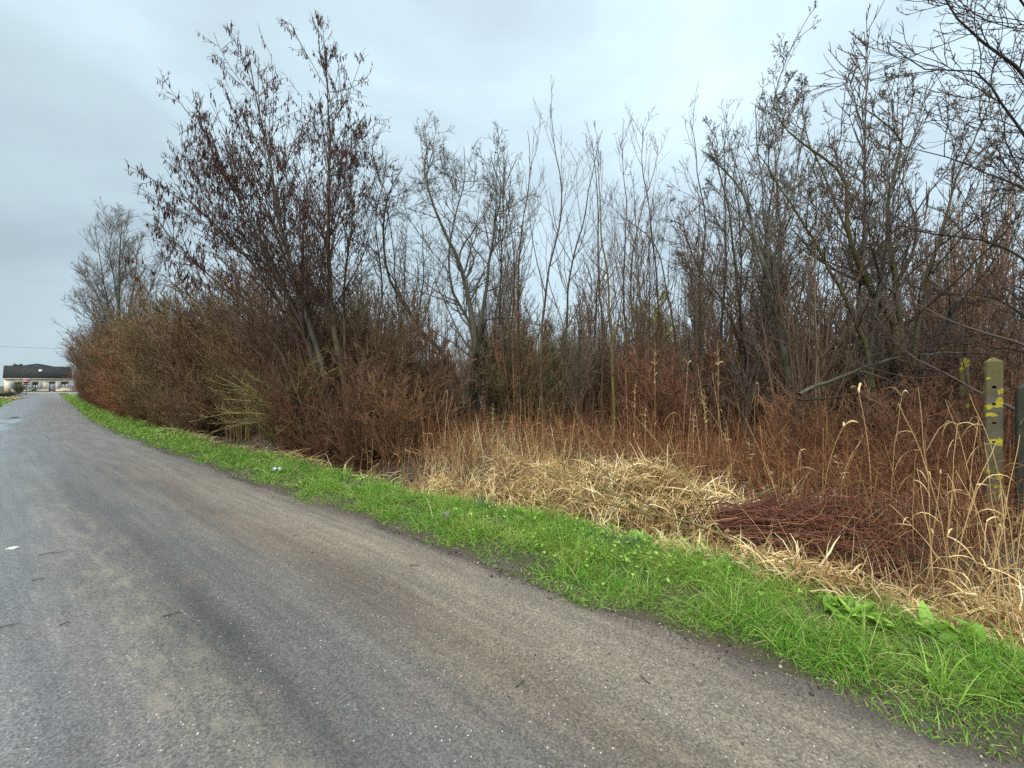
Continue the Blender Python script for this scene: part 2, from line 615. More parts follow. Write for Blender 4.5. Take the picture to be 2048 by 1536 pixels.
edge_l = ramp(nt, [(0.0, 0.0), (0.5, 1.0)], map_range(nt, qd, -1.2, -0.6))
c = mix(nt, fac, soil, vg)
c = mix(nt, math_n(nt, 'MULTIPLY', edge, edge_l), c, (.060, .045, .034))
nt.links.new(c, b.inputs["Base Color"])
b.inputs["Roughness"].default_value = 0.9
bump(nt, b, nz, 0.6, 0.03)
sheet("ground", graded(-200, 480, -8, 24, 0.16), graded(-260, 420, 2.4, 7, 0.10),
      lambda s, q: np.where((q > QL + .05) & (q < QE - 0.03) & (s < 62), -0.012, ground_h(s, q)), m_ground)

# tarmac: wheel tracks, dried mud along the edge, damp sheen on the far side
m_road, nt, b = new_mat("worn damp tarmac")
uv, us, uq = uv_split(nt)


def uv_scaled(sx, sy):
    mp = nt.nodes.new("ShaderNodeMapping")
    mp.inputs["Scale"].default_value = (sx, sy, 1)
    nt.links.new(uv, mp.inputs["Vector"])
    return mp.outputs[0]


wob = math_n(nt, 'MULTIPLY', math_n(nt, 'SUBTRACT', noise(nt, 1.0, uv_scaled(0.35, 0.8), 4), 0.5), 0.42)
fine_w = math_n(nt, 'MULTIPLY', math_n(nt, 'SUBTRACT', noise(nt, 7.0, uv_scaled(0.4, 1.2), 4), 0.5), 0.16)
q1 = math_n(nt, 'ADD', math_n(nt, 'ADD', uq, wob), fine_w)
t = map_range(nt, q1, -0.8, 2.8)


def tq(q):
    return (q + 0.8) / 3.6


band = ramp(nt, [(tq(-0.8), (.150, .148, .150)), (tq(-0.2), (.185, .185, .190)), (tq(0.15), (.170, .170, .172)), (tq(0.45), (.178, .168, .152)),
                 (tq(0.66), (.150, .145, .132)), (tq(0.84), (.088, .088, .088)), (tq(1.0), (.122, .123, .118)), (tq(1.30), (.150, .140, .130)),
                 (tq(1.52), (.150, .130, .108)), (tq(1.70), (.165, .134, .104)), (tq(1.88), (.212, .184, .147)), (tq(2.15), (.235, .205, .165)),
                 (tq(2.42), (.185, .158, .130)), (tq(2.56), (.085, .068, .056)), (tq(2.8), (.065, .050, .040))], t)
far_f = map_range(nt, us, 5.0, 15.0)
band = mix(nt, math_n(nt, 'MULTIPLY', far_f, 0.78), band, (.158, .157, .160))
streak = noise(nt, 1.0, uv_scaled(0.5, 9.0), 5, 0.6)
c = mix(nt, 1.0, band, ramp(nt, [(0.3, (.74, .74, .74)), (0.7, (1.22, 1.21, 1.19))], streak), 'MULTIPLY')
patch = noise(nt, 1.3, uv_scaled(0.7, 1.6), 5, 0.6)
c = mix(nt, 1.0, c, ramp(nt, [(0.32, (.84, .84, .86)), (0.7, (1.15, 1.12, 1.07))], patch), 'MULTIPLY')
red = noise(nt, 2.1, uv_scaled(1.0, 1.7), 4, 0.6)
c = mix(nt, ramp(nt, [(0.55, 0.0), (0.75, 0.35)], red), c, (.20, .135, .120))
# aggregate
vo = nt.nodes.new("ShaderNodeTexVoronoi"); vo.inputs["Scale"].default_value = 120
nt.links.new(uv, vo.inputs["Vector"])
hs = nt.nodes.new("ShaderNodeSeparateXYZ"); nt.links.new(vo.outputs["Color"], hs.inputs[0])
grain = ramp(nt, [(0.0, (.42, .42, .43)), (0.45, (.90, .90, .89)), (0.85, (1.35, 1.32, 1.28)), (1.0, (1.75, 1.7, 1.62))], hs.outputs["X"])
c = mix(nt, math_n(nt, 'SUBTRACT', .82, math_n(nt, 'MULTIPLY', far_f, .55)), c, grain, 'MULTIPLY')
c = mix(nt, 1.0, c, (.66, .65, .645), 'MULTIPLY')
tan_p = noise(nt, 6.0, uv_scaled(0.55, 1.3), 5, .65)
tan_q = ramp(nt, [(tq(.15), 0.0), (tq(.42), 1.0), (tq(.62), 1.0), (tq(.78), 0.0)], t)
c = mix(nt, math_n(nt, 'MULTIPLY', math_n(nt, 'MULTIPLY', tan_q, ramp(nt, [(.50, 0.0), (.66, .5)], tan_p)), math_n(nt, 'SUBTRACT', 1.0, far_f)), c, (.235, .20, .155))
vo2 = nt.nodes.new("ShaderNodeTexVoronoi"); vo2.inputs["Scale"].default_value = 34
vo2.inputs["Randomness"].default_value = 1.0
nt.links.new(uv, vo2.inputs["Vector"])
hs2 = nt.nodes.new("ShaderNodeSeparateXYZ"); nt.links.new(vo2.outputs["Color"], hs2.inputs[0])
chip = math_n(nt, 'MULTIPLY', math_n(nt, 'LESS_THAN', vo2.outputs["Distance"], 0.13), math_n(nt, 'GREATER_THAN', hs2.outputs["Y"], 0.74))
c = mix(nt, math_n(nt, 'MULTIPLY', chip, 0.8), c, (.55, .52, .48))
spot = math_n(nt, 'MULTIPLY', math_n(nt, 'LESS_THAN', vo2.outputs["Distance"], 0.2), math_n(nt, 'LESS_THAN', hs2.outputs["Y"], 0.10))
c = mix(nt, math_n(nt, 'MULTIPLY', spot, 0.7), c, (.035, .028, .022))
nt.links.new(c, b.inputs["Base Color"])
wet = noise(nt, 0.9, uv_scaled(0.45, 1.8), 5, 0.6, 0.3)
rq = ramp(nt, [(tq(-0.8), 0.32), (tq(0.4), 0.38), (tq(0.9), 0.56), (tq(1.5), 0.80), (tq(2.8), 0.92)], t)
rgh = math_n(nt, 'ADD', rq, map_range(nt, wet, 0.3, 0.7, -0.12, 0.10))
rgh = math_n(nt, 'SUBTRACT', rgh, math_n(nt, 'MULTIPLY', far_f, .12))
nt.links.new(rgh, b.inputs["Roughness"])
b.inputs["Specular IOR Level"].default_value = 0.6
hgt = math_n(nt, 'ADD', hs.outputs["X"], math_n(nt, 'MULTIPLY', noise(nt, 30, uv, 3), 1.0))
bump(nt, b, hgt, 0.35, 0.006)

S_road = graded(-60, 92, -6, 30, 0.10, 1.10)
Q_road = np.arange(QL, QE + 0.001, (QE - QL) / 42)


def road_z(s, q):
    crown = 0.018 * (1 - ((q - (QL + QE) / 2) / ((QE - QL) / 2)) ** 2)
    rut = -0.006 * np.exp(-((q - 0.84) / 0.18) ** 2) - 0.006 * np.exp(-((q + 0.4) / 0.22) ** 2)
    return 0.006 + crown + rut - 0.010 * sm(QE - 0.12, QE, q)


def road_sheet():
    o = sheet("road", S_road, Q_road, road_z, m_road)
    me = o.data
    co = np.empty(len(me.vertices) * 3, np.float32); me.vertices.foreach_get("co", co); co = co.reshape(-1, 3)
    nq = len(Q_road)
    sidx = np.repeat(np.arange(len(S_road)), nq); qidx = np.tile(np.arange(nq), len(S_road))
    s = S_road[sidx]
    r = 0.035 * np.sin(s * 3.1) + 0.03 * np.sin(s * 7.7 + 1) + 0.02 * np.sin(s * 17.3) + 0.05 * np.sin(s * 1.2 + 2)
    off = np.where(qidx == nq - 1, r, np.where(qidx == nq - 2, r * 0.6, 0))
    co[:, 0] += DN[0] * off; co[:, 1] += DN[1] * off
    me.vertices.foreach_set("co", co.astype(np.float32).ravel()); me.update()


road_sheet()

# street that crosses in front of the house, with its kerb strip
m_street = simple_mat("street tarmac", (.15, .15, .155), 0.55, 0.2, 3.0)
m_kerb = simple_mat("pale kerb concrete", (.24, .23, .21), 0.8, 0.15, 4.0)
v, f = box(-150, -40, 60.0, 66.5, -0.1, 0.011)
tag(link("street", mesh_from("street", v, f, m_street)), kind="structure")
v, f = box(-150, -40, 66.5, 71.2, -0.1, 0.12)
tag(link("pavement", mesh_from("pavement", v, f, m_kerb)), kind="structure")

# puddle lying in the low wet edge of the lane
m_water, nt, b = new_mat("puddle water")
b.inputs["Base Color"].default_value = (.03, .032, .034, 1)
b.inputs["Roughness"].default_value = 0.03
b.inputs["IOR"].default_value = 1.33
b.inputs["Specular IOR Level"].default_value = 1.0
bump(nt, b, noise(nt, 3, coords(nt), 2), 0.02, 0.01)


def puddle(s0, q0, ls, lq):
    a = np.linspace(0, 2 * np.pi, 48, endpoint=False)
    rr = 1 + 0.18 * np.sin(3 * a + 1) + 0.12 * np.sin(5 * a) + 0.07 * np.sin(9 * a + 2)
    xy = road_xy(s0 + ls * rr * np.cos(a), q0 + lq * rr * np.sin(a))
    z = road_z(s0 + ls * rr * np.cos(a), q0 + lq * rr * np.sin(a)).max() + 0.002
    V = np.concatenate([np.column_stack([xy, np.full(48, z)])])
    tag(link("puddle", mesh_from("puddle", V, np.arange(48)[None], m_water)), kind="structure")


puddle(27.5, 0.35, 2.2, 0.33)
puddle(23.0, 0.15, 1.6, 0.30)

# ------------------------------------------------------------------ verge grass (nobody could count it)


def verge_grass():
    rng = np.random.default_rng(21)
    parts = []

    def patch_(s0, s1, q0, q1, n, h, w):
        s = rng.uniform(s0, s1, n); q = rng.uniform(q0, q1, n)
        # clumps and gaps
        cl = 0.5 + 0.28 * np.sin(s * 4.3 + 2 * np.sin(q * 3)) + 0.22 * np.sin(q * 9 + s * 2.1) + 0.2 * np.sin(s * 11 + q * 5)
        if q0 > 0:
            e0 = QE + 0.06 * np.sin(s * 3.1) + 0.05 * np.sin(s * 7.7) + 0.06 * np.sin(s * 1.7 + 1)
            e1 = 3.70 - .16 * sm(5, 12, s) + 0.14 * np.sin(s * 0.9) + 0.12 * np.sin(s * 2.9 + 1)
            ok = (q > e0 - 0.06 + 0.1 * rng.random(n)) & (q < e1 + 0.22 * rng.normal(0, 1, n))
            ok &= rng.random(n) < np.clip(0.25 + 1.1 * cl, 0.12, 1) * (0.78 + 0.22 * sm(e0 - .05, e0 + .2, q))
        else:
            ok = rng.random(n) < np.clip(0.4 + cl, 0.3, 1)
        s, q, cl = s[ok], q[ok], cl[ok]; k = len(s)
        xy = road_xy(s, q)
        pos = np.column_stack([xy, ground_h(s, q) - 0.01])
        d = rand_dirs(k, 0.35, 0.98, rng)
        d = unit(d + np.array([DN[0], DN[1], 0]) * -0.12)
        hh = h * np.exp(rng.normal(0, 0.38, k)) * (0.6 + 0.7 * np.clip(cl, 0, 1.2)) * np.where(rng.random(k) < .07, 1.7, 1)
        if q0 > 0: hh *= 0.45 + 0.75 * sm(QE - .05, QE + .5, q)
        parts.append(ribbons(pos, d, hh, w * rng.uniform(0.6, 1.3, k), rng.uniform(0.2, 1.5, k), 4, rng=rng))

    patch_(-4.5, 1.5, 2.45, 4.1, 110000, 0.10, 0.0048)
    patch_(1.5, 6.0, 2.45, 4.1, 60000, 0.095, 0.0062)
    patch_(6.0, 14.0, 2.45, 4.1, 34000, 0.10, 0.010)
    patch_(14.0, 34.0, 2.45, 4.0, 30000, 0.11, 0.018)
    patch_(34.0, 82.0, 2.45, 4.0, 24000, 0.13, 0.035)
    patch_(20.0, 60.0, -5.0, -0.75, 26000, 0.14, 0.035)
    patch_(60.0, 74.0, -9.0, -0.9, 12000, 0.15, 0.05)
    v, f = join(parts)
    o = link("grass", mesh_from("grass", v, f, M['grass']))
    tag(o, "bright green grass growing along the road verge", "grass", kind="stuff")


verge_grass()


def soil_crumbs():
    """Crumbs of soil and grit trodden along the ragged tarmac edge."""
    rng = np.random.default_rng(31)
    n = 9000
    s = np.concatenate([rng.uniform(-4, 4, 6000), rng.uniform(4, 14, 3000)])
    q = QE + 0.02 + rng.normal(0, .075, n) + 0.05 * np.sin(s * 1.2 + 2)
    k = 2200
    s = np.concatenate([s, rng.uniform(-4, 9, k)]); q = np.concatenate([q, rng.uniform(1.5, 2.6, k)])
    L = np.concatenate([rng.gamma(2.0, .0028, n), rng.gamma(2.0, .0017, k)]) + .002
    pos = np.column_stack([road_xy(s, q), np.maximum(ground_h(s, q), np.where(q < QE, road_z(s, np.minimum(q, QE)), 0)) + L * .15])
    v, f = spindles(pos, rand_dirs(len(s), -.3, .3, rng), L, L * .42)
    m = island_mat("soil crumb", [(0, (.030, .022, .016)), (.6, (.085, .062, .045)), (.92, (.16, .125, .095)), (1, (.40, .36, .31))], .9)
    tag(link("gravel", mesh_from("gravel", v, f, m)), "dark soil crumbs and grit along the ragged tarmac edge", "soil crumbs", kind="stuff")


def ground_cover():
    """Lobed buttercup and clover leaves in the verge."""
    rng = np.random.default_rng(5)
    pts = []
    for (px, py, rs, rq, n) in ((1240, 1110, .55, .22, 300), (1150, 1130, .35, .2, 40), (1330, 1090, .4, .2, 90), (1000, 1060, .5, .25, 45),
                                (1560, 1200, .22, .14, 26), (880, 1010, .4, .15, 18)):
        Z = EYE * F / (py - 767.0); x = (px - 1024) / F * Z
        s, q = to_road(x, Z)
        ss = s + rng.normal(0, rs, n); qq = np.clip(q + rng.normal(0, rq, n), 2.66, 3.9)
        xy = road_xy(ss, qq)
        pts.append(np.column_stack([xy, ground_h(ss, qq) + rng.uniform(.04, .13, n)]))
    p = np.concatenate(pts)
    nrm = unit(rng.normal(0, 0.35, p.shape) + np.array([0, 0, 1]))
    v, f = leaf_discs(p, nrm, rng.uniform(.010, .021, len(p)), rng, lobes=1)
    st = ribbons(p - np.array([0, 0, .11]), unit(np.tile([0, 0, 1.], (len(p), 1)) + rng.normal(0, .05, p.shape)), np.full(len(p), .145), np.full(len(p), .002), 0.0, 2, rng=rng)
    v, f = join([(v, f), st])
    tag(link("ground_cover", mesh_from("ground_cover", v, f, M['leaf'])), "small lobed green leaves spreading between the verge grass", "ground cover", kind="stuff")


ground_cover()

# ------------------------------------------------------------------ dry reeds: fallen straw, counted stalks


def straw_litter():
    rng = np.random.default_rng(8)
    parts = []

    def put(s, q, z, L, w, zr=(-0.25, 0.6), droop=(0.1, 1.1), kink=0.09, m=5):
        k = len(s)
        xy = road_xy(s, q)
        pos = np.column_stack([xy, ground_h(s, q) + z])
        d = rand_dirs(k, zr[0], zr[1], rng)
        parts.append(ribbons(pos, d, L, w, rng.uniform(droop[0], droop[1], k), m, kink=kink, rng=rng))

    def heap(px, py, Z, rs, rq, h, n, L=0.5):
        """Tangled tufts that fall every way, heaped highest in the middle."""
        p = P(px, py, Z); s, q = to_road(p[0], p[1])
        nt_ = max(6, n // 45)
        a = np.sqrt(-2 * np.log(rng.random(nt_) + 1e-6)) * 0.62; th = rng.uniform(0, 6.28, nt_)
        ts, tq_, tz = s + rs * a * np.cos(th), q + rq * a * np.sin(th), h * np.exp(-a ** 2 * 1.1) * rng.uniform(.15, 1.0, nt_)
        tdir = rand_dirs(nt_, -.35, .9, rng); spread = rng.uniform(.25, .9, nt_)
        w_ = rng.integers(0, nt_, n)
        ss, qq = ts[w_] + rng.normal(0, .09, n), tq_[w_] + rng.normal(0, .09, n)
        if L >= .5: qq = np.maximum(qq + .10, 4.30 + .15 * rng.random(n))
        pos = np.column_stack([road_xy(ss, qq), ground_h(ss, qq) + np.maximum(tz[w_] + rng.normal(0, .05, n), .01)])
        d = unit(tdir[w_] + rng.normal(0, 1, (n, 3)) * spread[w_][:, None])
        parts.append(ribbons(pos, d, L * rng.uniform(.25, 1.2, n), rng.uniform(.006, .018, n), rng.uniform(.2, 1.6, n), 5, kink=.12, rng=rng))
    # pale mounds
    heap(1010, 960, 6.1, .60, .45, .66, 2600)
    heap(1080, 950, 6.0, .40, .40, .45, 1200)
    heap(1190, 950, 5.6, .60, .50, .62, 2900)
    heap(1290, 970, 5.2, .60, .45, .58, 2700)
    heap(1390, 1010, 4.7, .50, .40, .46, 2200)
    heap(880, 950, 6.8, .6, .3, .16, 700)
    heap(1420, 1090, 3.9, .5, .24, .16, 1500, .36)
    heap(1600, 1040, 4.0, .7, .35, .10, 260, .45)
    heap(1560, 1140, 3.3, .5, .26, .16, 1600, .32)
    heap(1700, 1160, 3.02, .5, .20, .16, 1500, .30)
    heap(1900, 1215, 2.85, .5, .26, .18, 1900, .34)
    heap(2030, 1230, 2.75, .5, .42, .28, 2200, .42)
    heap(1960, 1120, 3.1, .5, .3, .22, 1300, .42)
    # thin scatter along both sides of the ditch
    n = 4200
    s = rng.uniform(-5, 6, n); q = 3.85 + np.abs(rng.normal(0, 0.45, n)) + .55 * (rng.random(n) < .85) * np.exp(-((s - 2.4) / 1.5) ** 4)
    put(s, q, rng.uniform(0, .06, n), rng.uniform(.12, .42, n), rng.uniform(.004, .009, n), (-.2, .5))
    n = 2600
    s = rng.uniform(8, 40, n); q = 3.75 + np.abs(rng.normal(0, 0.35, n))
    put(s, q, rng.uniform(0, .08, n), rng.uniform(.2, .6, n), rng.uniform(.008, .014, n), (-.1, .5))
    # broken standing stubs
    n = 900
    s = rng.uniform(-4, 6, n); q = rng.uniform(4.45, 5.8, n)
    put(s, q, np.zeros(n), rng.uniform(.2, .6, n), rng.uniform(.004, .009, n), (.75, 1.0), (.0, .5), .08)
    n = 600
    s = rng.uniform(3.0, 6.0, n); q = rng.uniform(4.6, 6.2, n)
    put(s, q, np.zeros(n), rng.uniform(.45, 1.15, n), rng.uniform(.004, .009, n), (.86, 1.0), (.0, .35), .05)
    n = 1100
    s = rng.uniform(-4.5, .5, n); q = rng.uniform(4.2, 5.6, n)
    put(s, q, np.zeros(n), rng.uniform(.3, .95, n), rng.uniform(.003, .007, n), (.8, 1.0), (.0, .5), .06)
    n = 900
    s = rng.uniform(4, 10.5, n); q = rng.uniform(3.7, 5.0, n)
    put(s, q, rng.uniform(0, .1, n), rng.uniform(.2, .6, n), rng.uniform(.005, .010, n), (-.15, .7))
    v, f = join(parts)
    tag(link("dry_reeds", mesh_from("dry_reeds", v, f, M['straw'])), "pale straw of fallen reeds heaped in the ditch", "straw", kind="stuff")
    # wet green shoots in the ditch
    parts.clear()
    n = 700
    s = rng.uniform(-3.4, 3.6, n); q = rng.normal(4.05, .16, n)
    put(s, q, np.zeros(n), rng.uniform(.06, .17, n), rng.uniform(.004, .009, n), (.85, 1), (0, .3), 0.03, 3)
    v, f = join(parts)
    tag(link("shoots", mesh_from("shoots", v, f, island_mat("olive shoots", [(0, (.10, .11, .02)), (1, (.20, .21, .045))], .5))), "olive green reed shoots coming up at the ditch edge", "reed shoots", kind="stuff")


straw_litter()
soil_crumbs()


def reed_proto(kind, seed):
    """Dry reed stalk 1 m tall: stem with nodes, hanging leaves and, on some, a torn flag or plume."""
    rng = np.random.default_rng(seed)
    t = thing("reed", "x x x x", "reed", (0, 0, 0))
    lean = rng.normal(0, .06, 2)
    c = resample([(0, 0, -.05), (lean[0] * .2, lean[1] * .2, .35), (lean[0] * .9, lean[1] * .9, .75), (lean[0] * 1.7, lean[1] * 1.7, 1.0)], 14, .004, rng)
    r = np.linspace(.0036, .0018, 14); r[::3] *= 1.2
    if kind == 'bent':
        k = 11
        for j in range(k, 14):
            c[j] = c[k - 1] + (j - k + 1) * np.array([.055, .025 * (1 if seed % 2 else -1), .012 - .03 * (j - k)])
    link("stem", mesh_from("stem", *tubes(c[None], r[None], 5), M['reed'], True), t)
    n = rng.integers(1, 4)
    for j in range(n):
        i = rng.integers(4, 13)
        d = unit(rand_dirs(1, .1, .8, rng))
        link("leaf", mesh_from("leaf", *ribbons(c[i][None], d, np.array([rng.uniform(.12, .26)]), np.array([rng.uniform(.006, .012)]), np.array([1.6]), 6, rng=rng), M['straw']), t)
    if kind == 'flag':
        p = c[-1][None]
        link("flag_leaf", mesh_from("flag_leaf", *join([ribbons(p, unit(np.array([[.5, .1, .75]])), np.array([.16]), np.array([.030]), np.array([1.5]), 7, rng=rng),
                                                        ribbons(p, unit(np.array([[-.2, .3, 1.]])), np.array([.10]), np.array([.02]), np.array([2.5]), 6, rng=rng)]), M['straw']), t)
    if kind == 'plume':
        nn = 36
        i = rng.integers(9, 14, nn)
        d = unit(rand_dirs(nn, .5, 1, rng))
        link("plume", mesh_from("plume", *ribbons(c[i], d, rng.uniform(.04, .10, nn), np.full(nn, .005), rng.uniform(.5, 1.5, nn), 4, rng=rng), M['straw']), t)
    return t


REEDS = [reed_proto('plain', 1), reed_proto('bent', 2), reed_proto('plain', 3), reed_proto('bent', 5), reed_proto('plume', 4), reed_proto('flag', 6), reed_proto('flag', 9)]
_fresh = set(range(len(REEDS)))


def reed(i, bx, by, Z, top_y, label, group=None, lean=0.0, rz=None):
    x = (bx - 1024) / F * Z
    z0 = float(hxy(x, Z))
    h = EYE + (767 - top_y) / F * Z - z0
    rz_ = RNG.uniform(0, 6.28) if rz is None else rz
    loc = (x, Z, z0); sc = (1.0, 1.0, h)
    if i in _fresh:
        _fresh.discard(i)
        o = REEDS[i]; o.location = loc; o.rotation_euler = (0, lean, rz_); o.scale = sc
        o["label"] = label
        if group: o["group"] = group
        return
    o = dup(REEDS[i], loc, rz_, sc, label)
    o.rotation_euler = (0, lean, rz_)
    if group: o["group"] = group
    elif "group" in o: del o["group"]


reed(5, 1745, 960, 4.3, 782, "dry reed with a curled cream flag leaf beside the grey fallen log", rz=0.4)
reed(6, 1782, 980, 4.2, 790, "dry reed with an upright cream leaf tip beneath the leaning dark trunk", rz=2.5)
reed(4, 1310, 880, 7.2, 692, "tan reed with a feathery plume rising above the brown bramble", rz=1)
reed(6, 1366, 890, 7.0, 730, "short reed ending in a single white tuft among brown bramble", rz=3)
reed(5, 1645, 960, 4.6, 850, "small reed with a white torn leaf in front of the dogwood heap", rz=5)
reed(1, 1040, 870, 8.0, 760, "reed stalk snapped halfway standing before the crooked willow", rz=2)
G1 = "tall reeds at the ditch by the lichened posts"
for k, (bx, ty, Z, ln) in enumerate(((1862, 770, 3.3, -.10), (1885, 745, 3.4, -.12), (1905, 800, 3.1, .06), (1930, 755, 3.5, .05), (1898, 880, 2.9, -.05), (1955, 860, 2.9, .14), (1975, 905, 3.0, .1),
                                     (2000, 880, 2.8, -.08), (2020, 820, 2.9, .05), (2035, 780, 3.0, .08), (2042, 850, 2.6, .1), (1990, 960, 2.7, -.2), (1940, 980, 2.8, .2), (2015, 930, 2.5, -.15),
                                     (1872, 940, 3.0, .12), (1850, 860, 3.4, .1), (1965, 800, 3.3, -.06), (2030, 960, 2.4, .12), (1835, 900, 3.5, -.1), (1915, 930, 3.1, .22), (2046, 740, 3.2, .03),
                                     (1880, 1000, 2.9, -.3), (1950, 1020, 2.7, .3), (2005, 1010, 2.6, .25))):
    reed((0, 1, 2, 3, 2, 0, 3)[k % 7], bx, 0, Z, ty, "thin dry reed stalk standing in the ditch beside the lichened concrete posts", G1, ln)
G2 = "reeds behind the straw mounds"
for k, (bx, ty, Z, ln) in enumerate(((1425, 720, 7.0, .1), (1440, 690, 7.2, .05), (1452, 735, 6.8, .18), (1470, 700, 7.0, .25), (1500, 740, 6.8, .1), (1415, 780, 6.6, -.1), (1490, 780, 6.6, .3),
                                     (1270, 760, 7.2, .05), (1255, 740, 7.4, 0), (1220, 800, 7, .1), (1330, 790, 6.8, -.1), (1385, 820, 6.4, .1), (1180, 820, 7, -.12), (1290, 810, 6.6, .2),
                                     (1070, 790, 7.5, .03), (1020, 800, 7.4, -.05), (1095, 830, 7, .15), (985, 810, 7.6, .04), (1140, 840, 6.8, -.05), (1470, 860, 5.6, .2), (1540, 850, 5.4, -.15), (1600, 860, 5.0, .12),
                                     (1580, 900, 4.8, -.25), (1500, 880, 5.3, .05), (1680, 870, 4.6, .3), (1710, 910, 4.3, -.2))):
    reed((2, 4, 0, 1, 3, 4)[k % 6], bx, 0, Z, ty, "dry tan reed stalk rising from the bramble behind the straw mounds", G2, ln)
G3 = "reeds below the catkin trees"
for k, (bx, ty, Z, ln) in enumerate(((735, 870, 8.2, -.04), (742, 780, 8.0, -.08), (790, 880, 7.8, .1), (805, 850, 7.7, .15), (815, 870, 7.7, .06), (858, 840, 7.5, .02), (885, 790, 7.6, .02), (890, 740, 7.7, .1), (905, 860, 7.4, .2),
                                     (920, 850, 7.4, -.1), (775, 890, 7.9, .02), (840, 880, 7.5, -.15), (870, 890, 7.3, .35), (720, 880, 8.2, .05), (750, 890, 8.0, -.1), (945, 860, 7.2, .25))):
    reed((0, 1, 2, 3)[k % 4], bx, 0, Z, ty, "dry reed stalk standing at the foot of the catkin trees", G3, ln)


# ------------------------------------------------------------------ trees
def stems_px(spec, rng, m=16, wob=0.02):
    """spec: list of ([(x, y)...], z_base, z_top, r0, r1): pixel course and depth of each main stem."""
    Ps, Rs = [], []
    for pts, za, zb, r0, r1 in spec:
        k = len(pts)
        w = [P(x, y, za + (zb - za) * i / (k - 1)) for i, (x, y) in enumerate(pts)]
        c_ = resample(w, m, wob, rng)
        Ps.append(c_); Rs.append(r0 + (r1 - r0) * np.linspace(0, 1, m) ** 0.8)
    return np.array(Ps), np.array(Rs)


def ground_stems(Ps, idx):
    """Root the given stems in the ground."""
    for i in idx:
        g = float(hxy(Ps[i, 0, 0], Ps[i, 0, 1])) - 0.08
        dz = Ps[i, 0, 2] - g
        w = np.clip(1 - np.arange(Ps.shape[1]) / 5.0, 0, 1)
        Ps[i, :, 2] -= dz * w


def tree(name, label, cat, Ps, Rs, levels, rng, bark, trunk_col, twig_col, group=None, catkins=None, buds=None, kids=(5, 4, 3, 3), trunk_name="trunk", twig_k=3):
    """levels: list of dicts for grow(); the main stems are the trunk, the rest the crown."""
    base = Ps[0, 0].copy()
    root = thing(name, label, cat, base, group=group)
    link(trunk_name, mesh_from(trunk_name, *tubes(Ps - base, Rs, 7), bark, True), root, trunk_col)
    parts, cur, all_ = [], [(Ps, Rs)], []
    for li, lv in enumerate(levels):
        lv = dict(lv)
        src = lv.pop('src', None)
        srcs = cur if src is None else [all_[i] if i >= 0 else (Ps, Rs) for i in src]
        nxt = []
        for (a, r) in srcs:
            p, rr_ = grow(a, r, rng, **lv)
            if len(p): nxt.append((p, rr_))
        if not nxt: break
        p = np.concatenate([x[0] for x in nxt]); rr_ = np.concatenate([x[1] for x in nxt])
        all_.append((p, rr_)); cur = [(p, rr_)]
        parts.append(tubes(p - base, rr_, 5 if li == 0 and len(p) < 400 else twig_k))
    v, f = join(parts)
    crown = link("crown", mesh_from("crown", v, f, M['twig']), root, twig_col)
    if catkins:
        n, L, w = catkins[:3]
        lv = catkins[3] if len(catkins) > 3 else -1
        p = all_[lv][0]
        zlo = catkins[4] if len(catkins) > 4 else -9
        i = rng.integers(0, len(p), n * 2)
        i = i[p[i, -1, 2] > zlo][:n]; n = len(i)
        tt = rng.uniform(.25, 1, n) * (p.shape[1] - 1.001); a = tt.astype(int)
        pos = p[i, a] - base
        d = unit(rng.normal(0, .16, (n, 3)) + np.array([0, 0, -1]))
        link("catkins", mesh_from("catkins", *spindles(pos, d, L * rng.uniform(.55, 1.25, n), w * rng.uniform(.7, 1.2, n)), M['catkin']), crown)
    if buds:
        n, L, w, mat_ = buds
        p = all_[-1][0]
        i = rng.integers(0, len(p), n); a = rng.integers(1, p.shape[1], n)
        d = unit(p[i, a] - p[i, a - 1] + rng.normal(0, .5, (n, 3)))
        link("buds", mesh_from("buds", *spindles(p[i, a] - base, d, L * rng.uniform(.6, 1.3, n), w * rng.uniform(.7, 1.2, n)), mat_), crown)
    return root


TW_RED = (.088, .055, .044)
TW_BRN = (.115, .085, .064)
TW_GRY = (.14, .13, .115)
TW_OLV = (.105, .088, .040)
W1 = (1, 1, 1)

# --- catkin trees at the ditch
rng = np.random.default_rng(101)
L_ALD = [dict(n=50, t=(.30, .995), ang=(37, 9), ln=.31, fall=.70, m=10, wob=.05, trop=.05, rr=.36, rmin=.0075),
         dict(n=9, t=(.12, 1), ang=(44, 13), ln=.46, fall=.55, m=7, wob=.07, trop=.05, rr=.55, rmin=.0055),
         dict(n=3.6, t=(.2, 1), ang=(42, 14), ln=.40, fall=.4, m=4, wob=.1, trop=.0, rr=.6, rmin=.0046)]
Ps, Rs = stems_px([([(705, 905), (688, 760), (668, 640), (656, 480), (661, 310), (655, 210), (651, 130)], 9.0, 9.0, .095, .010),
                   ([(700, 880), (690, 700), (690, 560), (705, 440), (700, 340), (705, 260)], 9.0, 9.6, .05, .008)], rng)
ground_stems(Ps, [0, 1])
tree("alder", "tallest bare alder with a straight mossy stem, hung with dark catkins to its tip", "tree", Ps, Rs, L_ALD, rng, M['bark_dark'], (1.7, 1.5, 1.15), TW_RED, catkins=(3300, .105, .0088, 1, 5.0))
rng = np.random.default_rng(102)
Ps, Rs = stems_px([([(690, 900), (650, 750), (603, 600), (567, 480), (545, 360), (525, 250), (500, 115)], 9.1, 8.7, .09, .009),
                   ([(680, 880), (630, 720), (560, 560), (490, 420), (440, 330), (425, 270)], 9.1, 8.3, .06, .008)], rng)
ground_stems(Ps, [0, 1])
